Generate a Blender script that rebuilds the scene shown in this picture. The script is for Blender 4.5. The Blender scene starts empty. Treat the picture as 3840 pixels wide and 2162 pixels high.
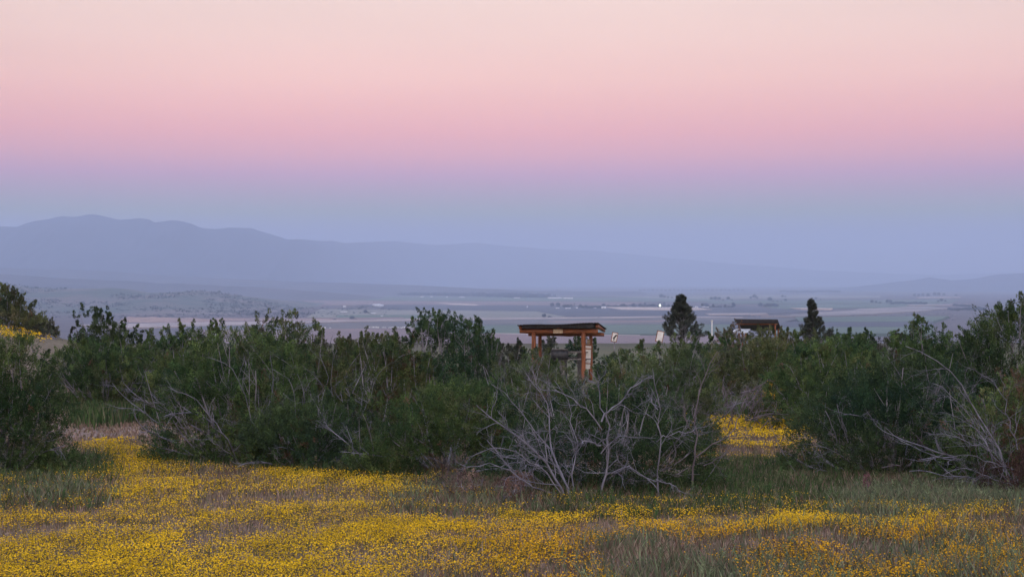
import bpy, math
import numpy as np
from mathutils import Vector

# ------------------------------------------------------------------ basics
SC = bpy.context.scene
COL = SC.collection
rng = np.random.default_rng(11)
F = 5333.0                      # focal length in photograph pixels
K2 = 3840 / 2576.0              # reading scale of the outlines below
PITCH = math.atan(31 / F)
CP, SP = math.cos(PITCH), math.sin(PITCH)
VALLEY = -120.0

def srgb(r, g, b):
    c = np.array([r, g, b]) / 255.0
    return tuple(np.where(c <= .04045, c / 12.92, ((c + .055) / 1.055) ** 2.4))

def at(vx, vy, y):
    """point at forward distance y seen in direction (vx, vy)"""
    vx = np.asarray(vx, float) * K2; vy = np.asarray(vy, float) * K2
    X = (vx - 1920) / F; Z = (1081 - vy) / F
    yy = CP + SP * Z; zz = -SP + CP * Z
    return np.stack([X / yy * y, np.broadcast_to(np.asarray(y, float), X.shape) + 0 * X, zz / yy * y], -1)

def view_xy(p):
    x, y, z = p[..., 0], p[..., 1], p[..., 2]
    c = y * CP - z * SP; u = y * SP + z * CP
    return (1920 + F * x / c) / K2, (1081 - F * u / c) / K2

def sstep(a, b, x):
    t = np.clip((x - a) / (b - a), 0, 1)
    return t * t * (3 - 2 * t)

# ------------------------------------------------------------------ noise
def _hash(ix, iy, iz, s):
    h = (ix * 374761393 + iy * 668265263 + iz * 2147483647 + s * 974634777) & 0xffffffff
    h = ((h ^ (h >> 13)) * 1274126177) & 0xffffffff
    return ((h ^ (h >> 16)) & 0xffff) / 65535.0

def noise3(p, s=0):
    p = np.asarray(p, float)
    i = np.floor(p).astype(np.int64); f = p - i; f = f * f * (3 - 2 * f)
    out = 0
    for dx in (0, 1):
        for dy in (0, 1):
            for dz in (0, 1):
                w = (f[..., 0] if dx else 1 - f[..., 0]) * (f[..., 1] if dy else 1 - f[..., 1]) * (f[..., 2] if dz else 1 - f[..., 2])
                out = out + w * _hash(i[..., 0] + dx, i[..., 1] + dy, i[..., 2] + dz, s)
    return out

def fbm2(x, y, sc, s=0, o=3):
    v, a, t = 0, 1.0, 0
    for k in range(o):
        v = v + a * noise3(np.stack([x / sc, y / sc, 0 * x + k * 7.3], -1), s + k)
        t += a; a *= .5; sc = sc / 2.1
    return v / t

# ------------------------------------------------------------------ ground height
def gz(x, y):
    x = np.asarray(x, float); y = np.asarray(y, float)
    z = -1.7 - .047 * np.clip(y, -60, 110)
    r = np.hypot(x, y)
    drop = sstep(105, 1300, np.maximum(y, r * .9) + 0 * r)
    near = 1 - sstep(150, 500, r)
    z = z + near * 2.45 * np.exp(-(((x + 20) / 9.5) ** 2 + ((y - 50) / 9) ** 2))
    z = z + near * .5 * np.exp(-(((x - 17) / 8) ** 2 + ((y - 103) / 12) ** 2))
    z = z + near * ((fbm2(x, y, 5., 3) - .5) * .34 + (fbm2(x, y, .9, 9) - .5) * .11)
    # shallow rill running through the flowers
    z = z - near * .10 * np.exp(-(((x + 1.9 + (y - 12) * .12) / .35) ** 2)) * np.exp(-(((y - 12.5) / 2.6) ** 2))
    return z * (1 - drop) + VALLEY * drop

def ground_at(vx, d):
    """ground point straight below direction vx at distance d"""
    x = (vx * K2 - 1920) / F * d
    return np.array([x, d, float(gz(x, d))])

# ------------------------------------------------------------------ mesh helpers
def new_mesh(name, V, faces_n, loops, tint=None, smooth=False):
    me = bpy.data.meshes.new(name)
    V = np.ascontiguousarray(V, np.float32).reshape(-1, 3)
    loops = np.ascontiguousarray(loops, np.int32).ravel()
    faces_n = np.asarray(faces_n, np.int32)
    me.vertices.add(len(V)); me.vertices.foreach_set('co', V.ravel())
    me.loops.add(len(loops)); me.loops.foreach_set('vertex_index', loops)
    me.polygons.add(len(faces_n))
    st = np.concatenate([[0], np.cumsum(faces_n)[:-1]]).astype(np.int32)
    me.polygons.foreach_set('loop_start', st)
    me.polygons.foreach_set('use_smooth', np.full(len(faces_n), smooth))
    if tint is not None:
        a = me.color_attributes.new('tint', 'FLOAT_COLOR', 'POINT')
        t = np.ones((len(V), 4), np.float32); t[:, :3] = tint
        a.data.foreach_set('color', t.ravel())
    me.update(calc_edges=True)
    return me

def link(name, me, mat=None, parent=None, loc=None):
    o = bpy.data.objects.new(name, me)
    COL.objects.link(o)
    if mat is not None: me.materials.append(mat)
    if parent is not None: o.parent = parent
    if loc is not None: o.location = loc
    return o

def tag(o, label=None, cat=None, group=None, kind=None):
    if label: o['label'] = label
    if cat: o['category'] = cat
    if group: o['group'] = group
    if kind: o['kind'] = kind
    return o

def empty(name, loc, label, cat, group=None, rz=0):
    o = bpy.data.objects.new(name, None); COL.objects.link(o)
    o.location = [float(v) for v in loc]; o.rotation_euler = (0, 0, rz); o.empty_display_size = .3
    return tag(o, label, cat, group)

def copy_tree(o, parent=None):
    c = o.copy(); COL.objects.link(c); c.parent = parent
    for ch in [k for k in bpy.data.objects if k.parent == o]: copy_tree(ch, c)
    return c

class MB:
    """collects shaped solids into one mesh"""
    def __init__(s): s.v, s.f, s.n, s.k = [], [], [], 0
    def add(s, V, Fs):
        s.v += [tuple(map(float, p)) for p in V]
        for f in Fs: s.f += [i + s.k for i in f]; s.n.append(len(f))
        s.k += len(V)
    def box(s, c, d, rot=0, ax='z', taper=1.0, bev=0.0):
        x, y, z = d[0] / 2, d[1] / 2, d[2] / 2
        b = min(bev, x * .9, y * .9)
        def ring(zz, t): return [(-x * t + b, -y * t, zz), (x * t - b, -y * t, zz), (x * t, -y * t + b, zz), (x * t, y * t - b, zz), (x * t - b, y * t, zz), (-x * t + b, y * t, zz), (-x * t, y * t - b, zz), (-x * t, -y * t + b, zz)] if b else [(-x * t, -y * t, zz), (x * t, -y * t, zz), (x * t, y * t, zz), (-x * t, y * t, zz)]
        V = ring(-z, 1) + ring(z, taper); n = len(V) // 2
        Fs = [list(range(n))[::-1], list(range(n, 2 * n))] + [[i, (i + 1) % n, n + (i + 1) % n, n + i] for i in range(n)]
        V = np.array(V); cr, sr = math.cos(rot), math.sin(rot)
        R_ = {'z': [[cr, -sr, 0], [sr, cr, 0], [0, 0, 1]], 'x': [[1, 0, 0], [0, cr, -sr], [0, sr, cr]], 'y': [[cr, 0, sr], [0, 1, 0], [-sr, 0, cr]]}[ax]
        s.add(V @ np.array(R_).T + np.array(c), Fs)
    def tube(s, pts, rad, sides=8, cap=True, seed=0, rough=0.0):
        pts = np.asarray(pts, float)[None]; rad = np.asarray(rad, float)[None] * np.ones((1, pts.shape[1]))
        V, L = tubes(pts, rad, sides)
        if rough:
            n = (noise3(V * 9 + seed, 5) - .5)[:, None] * rough
            cen = np.repeat(pts[0], sides, 0); V = V + (V - cen) * n
        Fs = L.reshape(-1, 4).tolist(); k = pts.shape[1]
        if cap: Fs += [list(range(sides))[::-1], list(range((k - 1) * sides, k * sides))]
        s.add(V, Fs)
    def build(s, name, mat, parent=None, loc=None, smooth=False):
        return link(name, new_mesh(name, np.array(s.v), s.n, s.f, None, smooth), mat, parent, loc)

def norm(a): return a / np.maximum(np.linalg.norm(a, axis=-1, keepdims=True), 1e-9)

def tubes(P, R_, S):
    """P (N,K,3) polylines, R_ (N,K) radii -> verts, quad loops"""
    N, K, _ = P.shape
    T = np.empty_like(P); T[:, 1:-1] = P[:, 2:] - P[:, :-2]; T[:, 0] = P[:, 1] - P[:, 0]; T[:, -1] = P[:, -1] - P[:, -2]
    T = norm(T)
    ref = np.where(np.abs(T[:, :1, 2:3]) > .8, np.array([1., 0, 0]), np.array([0, 0, 1.]))
    ref = np.broadcast_to(ref, T.shape)
    U = norm(np.cross(T, ref)); W = np.cross(T, U)
    a = np.arange(S) / S * 2 * np.pi
    V = P[:, :, None] + R_[:, :, None, None] * (np.cos(a)[None, None, :, None] * U[:, :, None] + np.sin(a)[None, None, :, None] * W[:, :, None])
    base = (np.arange(N) * K * S)[:, None, None] + (np.arange(K - 1) * S)[None, :, None]
    j = np.arange(S); j2 = (j + 1) % S
    q = np.stack([base + j, base + j2, base + S + j2, base + S + j], -1)
    return V.reshape(-1, 3), q.ravel()

def tube_mesh(name, groups, tints=None, sides=4):
    Vs, Ls, k, Ts = [], [], 0, []
    for gi, (P, R_) in enumerate(groups):
        if len(P) == 0: continue
        V, L = tubes(P, R_, sides); Vs.append(V); Ls.append(L + k); k += len(V)
        if tints is not None:
            t = np.repeat(tints[gi], P.shape[1] * sides, 0) if np.ndim(tints[gi]) == 2 else np.broadcast_to(tints[gi], (len(V), 3))
            Ts.append(t)
    V = np.concatenate(Vs); L = np.concatenate(Ls)
    return new_mesh(name, V, np.full(len(L) // 4, 4), L, np.concatenate(Ts) if Ts else None, True)

def grow(start, dr, length, r0, K=7, wob=.35, lift=0.0, r1=.35):
    """gnarled polylines; all args arrays of N"""
    N = len(start); P = np.empty((N, K, 3)); P[:, 0] = start
    d = norm(dr); curl = rng.normal(0, wob * .5, (N, 3))
    st = (length / (K - 1))[:, None]
    for k in range(1, K):
        d = norm(d + curl * .5 + rng.normal(0, wob, (N, 3)) * .55 + np.array([0, 0, lift]))
        P[:, k] = P[:, k - 1] + d * st
    t = np.linspace(0, 1, K)[None]
    return P, r0[:, None] * (1 - (1 - r1) * t)

def kids(P, R_, n, lf, rf=.55, spread=.9, wob=.35, lift=.03, K=7, tmin=.2, r1=.3):
    N, K0, _ = P.shape
    idx = np.repeat(np.arange(N), n); t = rng.uniform(tmin, .98, len(idx)) * (K0 - 1)
    i = np.minimum(t.astype(int), K0 - 2); f = (t - i)[:, None]
    s = P[idx, i] * (1 - f) + P[idx, i + 1] * f
    tg = norm(P[idx, i + 1] - P[idx, i])
    side = norm(np.cross(tg, rng.normal(size=tg.shape)))
    L = np.linalg.norm(np.diff(P, axis=1), axis=-1).sum(1)[idx]
    ln = L * lf * rng.uniform(.5, 1.3, len(idx)) * (1.15 - .5 * t / (K0 - 1))
    a = rng.uniform(.6, 1.3, (len(idx), 1)) * spread
    return grow(s, tg + side * a, ln, R_[idx, i] * rf, K, wob, lift, r1)

# ------------------------------------------------------------------ materials
def mat_base(name):
    m = bpy.data.materials.new(name); m.use_nodes = True
    n = m.node_tree; n.nodes.clear()
    return m, n, n.nodes.new('ShaderNodeOutputMaterial')

def N(nt, t, **kw):
    n = nt.nodes.new(t)
    for k, v in kw.items(): setattr(n, k, v)
    return n

def noise_mat(name, c1, c2, scale=4, rough=.85, stretch=(1, 1, 1), bump=.3, detail=6, lo=.35, hi=.65, metallic=0, c3=None, s3=30, obj=True):
    m, nt, out = mat_base(name)
    tc = N(nt, 'ShaderNodeTexCoord'); mp = N(nt, 'ShaderNodeMapping'); mp.inputs['Scale'].default_value = stretch
    nt.links.new(tc.outputs['Object'], mp.inputs['Vector'])
    no = N(nt, 'ShaderNodeTexNoise'); no.inputs['Scale'].default_value = scale; no.inputs['Detail'].default_value = detail
    nt.links.new(mp.outputs[0], no.inputs['Vector'])
    rp = N(nt, 'ShaderNodeValToRGB'); rp.color_ramp.elements[0].position = lo; rp.color_ramp.elements[1].position = hi
    rp.color_ramp.elements[0].color = (*c1, 1); rp.color_ramp.elements[1].color = (*c2, 1)
    nt.links.new(no.outputs['Fac'], rp.inputs[0])
    b = N(nt, 'ShaderNodeBsdfPrincipled'); b.inputs['Roughness'].default_value = rough; b.inputs['Metallic'].default_value = metallic
    col = rp.outputs[0]
    if c3:
        n2 = N(nt, 'ShaderNodeTexNoise'); n2.inputs['Scale'].default_value = s3; n2.inputs['Detail'].default_value = 3
        nt.links.new(mp.outputs[0], n2.inputs['Vector'])
        r2 = N(nt, 'ShaderNodeValToRGB'); r2.color_ramp.elements[0].position = .55; r2.color_ramp.elements[1].position = .7
        nt.links.new(n2.outputs['Fac'], r2.inputs[0])
        mx = N(nt, 'ShaderNodeMix', data_type='RGBA'); nt.links.new(r2.outputs[0], mx.inputs[0])
        nt.links.new(col, mx.inputs[6]); mx.inputs[7].default_value = (*c3, 1); col = mx.outputs[2]
    nt.links.new(col, b.inputs['Base Color'])
    if bump:
        bp = N(nt, 'ShaderNodeBump'); bp.inputs['Strength'].default_value = bump; bp.inputs['Distance'].default_value = .02
        nt.links.new(no.outputs['Fac'], bp.inputs['Height']); nt.links.new(bp.outputs[0], b.inputs['Normal'])
    nt.links.new(b.outputs[0], out.inputs[0])
    return m

def leaf_mat(name, trans=.3, gain=1.0):
    m, nt, out = mat_base(name)
    a = N(nt, 'ShaderNodeAttribute', attribute_name='tint')
    no = N(nt, 'ShaderNodeTexNoise'); no.inputs['Scale'].default_value = 3.0; no.inputs['Detail'].default_value = 4
    tc = N(nt, 'ShaderNodeTexCoord'); nt.links.new(tc.outputs['Object'], no.inputs['Vector'])
    mr = N(nt, 'ShaderNodeMapRange'); mr.inputs[1].default_value = .3; mr.inputs[2].default_value = .7; mr.inputs[3].default_value = .75 * gain; mr.inputs[4].default_value = 1.25 * gain
    nt.links.new(no.outputs['Fac'], mr.inputs[0])
    vm = N(nt, 'ShaderNodeVectorMath', operation='SCALE'); nt.links.new(a.outputs['Color'], vm.inputs[0]); nt.links.new(mr.outputs[0], vm.inputs['Scale'])
    d = N(nt, 'ShaderNodeBsdfDiffuse'); t = N(nt, 'ShaderNodeBsdfTranslucent'); mx = N(nt, 'ShaderNodeMixShader'); mx.inputs[0].default_value = trans
    nt.links.new(vm.outputs[0], d.inputs[0]); nt.links.new(vm.outputs[0], t.inputs[0])
    nt.links.new(d.outputs[0], mx.inputs[1]); nt.links.new(t.outputs[0], mx.inputs[2]); nt.links.new(mx.outputs[0], out.inputs[0])
    return m

M = {}
M['leaf'] = leaf_mat('juniper_scale_leaves', .25)
M['herb'] = leaf_mat('herb_blades', .35)
M['petal'] = leaf_mat('petals', .3)
M['farleaf'] = leaf_mat('far_foliage', .2)
M['bark'] = noise_mat('juniper_bark', (.12, .112, .125), (.33, .31, .34), 14, .9, (1, 1, .3), .5)
M['dead'] = noise_mat('weathered_dead_wood', (.095, .09, .115), (.26, .25, .30), 10, .8, (1, 1, .4), .3)
M['darkdead'] = noise_mat('dark_dead_twigs', (.09, .075, .085), (.20, .165, .18), 10, .9, (1, 1, .4), .2)
M['log'] = noise_mat('stained_log_wood', (.13, .038, .014), (.38, .130, .050), 5, .62, (.35, 6, 6), .6, c3=(.07, .025, .015), s3=9)
M['logv'] = noise_mat('stained_post_wood', (.13, .038, .014), (.38, .130, .050), 5, .62, (6, 6, .35), .6, c3=(.07, .025, .015), s3=9)
M['roof'] = noise_mat('dark_roofing', (.008, .007, .009), (.026, .022, .024), 5, .8, (1, 4, 1), .5)
M['rooftop'] = noise_mat('dark_roof_sheet', (.010, .009, .011), (.035, .028, .028), 6, .7, (8, 1, 1), .5)
M['plaque'] = noise_mat('faded_plaque', (.38, .27, .18), (.62, .50, .36), 16, .6, (1, 1, 1), .1, c3=(.25, .14, .08), s3=26)
M['white'] = noise_mat('weathered_white_panel', (.60, .57, .54), (.80, .77, .74), 4, .5, (1, 1, 1), .05)
M['greywood'] = noise_mat('grey_concrete', (.13, .12, .12), (.24, .225, .22), 9, .9)
M['black'] = noise_mat('sooty_steel', (.015, .016, .02), (.05, .05, .055), 8, .6)
M['steel'] = noise_mat('pale_metal', (.45, .46, .48), (.65, .66, .68), 6, .5)
M['stone'] = noise_mat('stone', (.30, .26, .24), (.5, .45, .42), 6, .9)
M['wallwhite'] = noise_mat('white_farm_wall', (.72, .70, .68), (.86, .84, .82), .3, .8, bump=0)
M['wallgrey'] = noise_mat('grey_farm_wall', (.35, .34, .34), (.5, .48, .47), .3, .8, bump=0)
M['roofpale'] = noise_mat('pale_farm_roof', (.55, .53, .53), (.72, .70, .70), .3, .7, bump=0)
M['dark'] = noise_mat('dark_opening', (.02, .02, .02), (.04, .04, .04), 2, .8, bump=0)

def boughs(name, gs, n, mat, root, split=True, sides=4):
    if not split:
        return link(name, tube_mesh(name, [g for g, _ in gs], None, sides), mat, root)
    for i in range(n):
        link(name, tube_mesh(name, [(P[i * k:(i + 1) * k], R_[i * k:(i + 1) * k]) for (P, R_), k in gs], None, sides), mat, root)

# ------------------------------------------------------------------ palette
GREENS = np.array([[.066, .104, .044], [.086, .134, .050], [.052, .082, .044], [.122, .168, .062], [.108, .128, .064]])
def pick(pal, n, jit=.18):
    c = pal[rng.integers(0, len(pal), n)] * rng.uniform(.8, 1.25, (n, 1))
    return c * rng.uniform(1 - jit, 1 + jit, (n, 1))

def leaves(P, A, L, r, tint, m, ll, lw, splay=.75):
    """plumes of small pointed leaf sprays -> tri verts, tint"""
    n = len(P); idx = np.repeat(np.arange(n), m)
    t = rng.uniform(0, 1, len(idx)) ** .8
    rad = norm(np.cross(A[idx], rng.normal(size=(len(idx), 3))))
    pos = P[idx] + A[idx] * (L[idx] * t)[:, None] + rad * (r[idx] * (1.05 - t) ** .6 * np.sqrt(rng.uniform(0, 1, len(idx))))[:, None]
    d = norm(A[idx] + rad * splay * rng.uniform(.3, 1.3, (len(idx), 1)) + rng.normal(0, .25, (len(idx), 3)))
    w = norm(np.cross(d, rng.normal(size=d.shape)))
    l = (ll * rng.uniform(.6, 1.3, len(idx)))[:, None]; ww = (lw * rng.uniform(.7, 1.3, len(idx)))[:, None] * .5
    V = np.stack([pos - w * ww, pos + w * ww, pos + d * l], 1).reshape(-1, 3)
    T = np.repeat(tint[idx] * rng.uniform(.6, 1.4, (len(idx), 1)), 3, 0)
    return V, T

def tri_mesh(name, V, T):
    n = len(V) // 3
    return new_mesh(name, V, np.full(n, 3), np.arange(3 * n), T)

# ------------------------------------------------------------------ junipers
def interp_top(top, vx):
    a = np.array(top, float)
    return np.interp(vx, a[:, 0], a[:, 1])

def juniper(label, top, d, depth=None, pal=GREENS, cover=2.3, stems=26, dead=7, deadsize=1.0, rust=.02, group='junipers', name='juniper_bush', leaders=6, carve=.42, deadmat='dead', lean=0.0, cat='bush', bare=False, sz=1.0, deadfront=True):
    a = np.array(top, float)
    x0 = (a[0, 0] * K2 - 1920) / F * d; x1 = (a[-1, 0] * K2 - 1920) / F * d
    xc, hw = (x0 + x1) / 2, (x1 - x0) / 2
    depth = depth or max(.7, hw * .85)
    base = np.array([xc, d, float(gz(xc, d))])
    def topz(x):          # crown height above base at local x
        vx = ((x + xc) / d * F + 1920) / K2
        return at(0 * vx, interp_top(top, vx), d)[..., 2] - base[2]
    hm = float(np.mean(topz(np.linspace(-hw * .8, hw * .8, 15))))
    tmax = float(np.max(topz(np.linspace(-hw, hw, 25))))
    def shell(n, q0, q1, low=0.0):
        ux = rng.uniform(-1, 1, n * 4)
        tz = topz(ux * hw) - .10
        k = np.flatnonzero(rng.uniform(size=n * 4) < np.clip(tz / tmax, .12, 1))[:n]
        ux, tz = ux[k], np.maximum(tz[k], .1); n = len(ux)
        th = rng.uniform(.02 + low, np.pi - .02 - low, n); q = rng.uniform(q0, q1, n)
        D = depth * (1 - np.abs(ux) ** 2.4) ** .5
        cy, sz_ = -np.cos(th), np.sin(th) ** .85
        lump = .74 + .44 * noise3(np.stack([ux * hw * 1.25, cy * D * 1.25, sz_ * hm * 1.25], -1) + d * 3.1, 2)
        lump = np.minimum(lump, 1.04) * (1 - .3 * sz_) + .3 * sz_ * np.minimum(lump + .12, 1.03)
        p = np.stack([ux * hw * (.78 + .22 * q * lump), cy * D * q * lump, sz_ * tz * q * lump], -1)
        nrm = norm(np.stack([ux ** 3 * 1.2, cy, sz_ * .9], -1))
        return p, nrm
    area = 2 * hw * hm
    ll, lw = .032 * sz * (d / 20) ** .8, .0122 * sz * (d / 20) ** .9
    pal = np.asarray(pal) * rng.uniform(.86, 1.08) * (1 + np.clip(rng.normal(0, .035, 3), -.06, .06))
    root = empty(name, base, label, cat, group)
    def grounded(p):
        g = gz(p[:, 0] + xc, p[:, 1] + d) - base[2]
        p[:, 2] = np.maximum(p[:, 2], 0) + g
        return p
    if not bare:
        nl = cover * area * 2.2 / (ll * lw * .5)
        m = 40
        n = int(nl / m)
        p, nr = shell(int(n * 1.5), .45, 1.0)
        p2, nr2 = shell(int(n * .5), .82, 1.04); p = np.concatenate([p, p2]); nr = np.concatenate([nr, nr2])
        nz = noise3(p * 1.9 + d, 4) * .65 + noise3(p * 4.1 + d, 5) * .35
        keep = nz > carve
        p, nr = p[keep], nr[keep]
        if len(p) > n: s = rng.permutation(len(p))[:n]; p, nr = p[s], nr[s]
        A = norm(nr * .7 + np.array([lean, 0, .38]) + rng.normal(0, .55, p.shape))
        sc = (d / 20) ** .35 * sz
        L = rng.uniform(.10, .24, len(p)) * sc; r = rng.uniform(.04, .075, len(p)) * sc
        tn = pick(pal, len(p))
        # whole boughs differ a little in hue
        hue = noise3(p * 1.3 + d * 2, 8)[:, None]
        tn = tn * (1 + (hue - .5) * np.array([.9, .55, .3]))
        ru = rng.uniform(size=len(p)) < rust * (.3 + 3 * (noise3(p * 1.6 + 5, 12) > .66))
        tn[ru] = np.array([.145, .09, .06]) * rng.uniform(.7, 1.3, (ru.sum(), 1))
        p = grounded(p)
        V, T = leaves(p, A, L, r, tn, m, ll, lw)
        sprigs = []
        if leaders:
            xs = rng.uniform(-.85, .85, leaders) * hw; ys = rng.uniform(-.35, .35, leaders) * depth
            ts = topz(xs) * .93; hh = rng.uniform(.08, .30, leaders) * (d / 20) ** .4
            q = np.repeat(np.stack([xs, ys, ts], -1), 6, 0); k = np.tile(np.arange(6) / 5, leaders)
            dr = norm(np.stack([rng.normal(lean, .25, leaders), rng.normal(0, .2, leaders), np.ones(leaders)], -1))
            q = q + np.repeat(dr * hh[:, None], 6, 0) * k[:, None] + rng.normal(0, .025, (len(k), 3))
            q[:, 2] += gz(q[:, 0] + xc, q[:, 1] + d) - base[2]
            tn2 = pick(pal, len(q)) * .95
            V2, T2 = leaves(q, norm(np.repeat(dr, 6, 0) + rng.normal(0, .45, q.shape)), np.full(len(q), .10) * sc, np.full(len(q), .036) * sc, tn2, 60, ll * .8, lw)
            V = np.concatenate([V, V2]); T = np.concatenate([T, T2])
            s0 = np.stack([xs, ys, ts - .5], -1); s0[:, 2] += gz(s0[:, 0] + xc, s0[:, 1] + d) - base[2]
            sprigs = [grow(s0, dr, hh + .5, np.full(leaders, .009), 5, .08, 0, .3)]
        link('foliage', tri_mesh('foliage', V, T), M['leaf'], root)
    else:
        sprigs = []
    # living stems fanning from the root crown to the surface
    if stems:
        tgt, nn = shell(stems, .78, 1.03, .15)
        tgt[:, 1] = np.where(rng.uniform(size=len(tgt)) < .4, -np.abs(tgt[:, 1]), tgt[:, 1]); stems = len(tgt)
        st = tgt * np.array([.28, .28, 0]) + rng.normal(0, .05, tgt.shape) * np.array([1, 1, 0])
        t = np.linspace(0, 1, 9)[None, :, None]
        ctl = st * .5 + tgt * .5 + np.array([0, 0, -.16]) * np.linalg.norm(tgt, axis=1)[:, None] + rng.normal(0, .09, tgt.shape)
        P = st[:, None] * (1 - t) ** 2 + 2 * ctl[:, None] * t * (1 - t) + tgt[:, None] * t ** 2
        P = P + np.cumsum(rng.normal(0, .012, P.shape), 1)
        P[:, :, 2] = np.maximum(P[:, :, 2], -.02)
        P[:, :, 2] += gz(P[:, :, 0] + xc, P[:, :, 1] + d) - base[2]
        R0 = np.linspace(.024, .005, 9)[None] * rng.uniform(.7, 1.2, (stems, 1)) * (d / 20) ** .4
        g = [(P, R0)]
        k1 = kids(P, R0, 5, .3, .55, .7, .25, .08, tmin=.45); g.append(k1)
        link('trunk', tube_mesh('trunk', g + [s for s in sprigs]), M['bark'], root)
    if dead:
        s, nn = shell(dead, .35, .7, 0); dead = len(s)
        if deadfront: s[:, 1] = np.where(rng.uniform(size=dead) < .6, -np.abs(s[:, 1]), s[:, 1])
        s[:, 2] *= .8
        s[:, 2] += gz(s[:, 0] + xc, s[:, 1] + d) - base[2]
        out = norm(s * np.array([1, 1.2, .15]) + rng.normal(0, .15, s.shape)); out[:, 2] = rng.uniform(.15, 1.1, dead)
        ln = rng.uniform(.55, 1.0, dead) * min(hm, hw * 1.3) * .7 * deadsize
        P0 = grow(s, out, ln, rng.uniform(.006, .013, dead) * (d / 20) ** .4, 9, .22, .02, .4)
        P1 = kids(*P0, 4, .48, .6, .75, .3, .03)
        P2 = kids(*P1, 3, .5, .6, .85, .38, .02)
        gs = [(P0, 1), (P1, 4), (P2, 12)]
        if d < 25: gs.append((kids(*P2, 2, .5, .65, .9, .4, 0, K=5), 24))
        boughs('dead_branch', gs, dead, M[deadmat], root, d < 34)
    return root

OLIVE = np.array([[.100, .130, .056], [.125, .150, .066], [.082, .108, .055], [.135, .145, .082]])
DARKG = np.array([[.062, .098, .048], [.082, .124, .054], [.052, .080, .050]])
GREY = np.array([[.075, .085, .062], [.095, .10, .075], [.062, .072, .052]])

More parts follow.
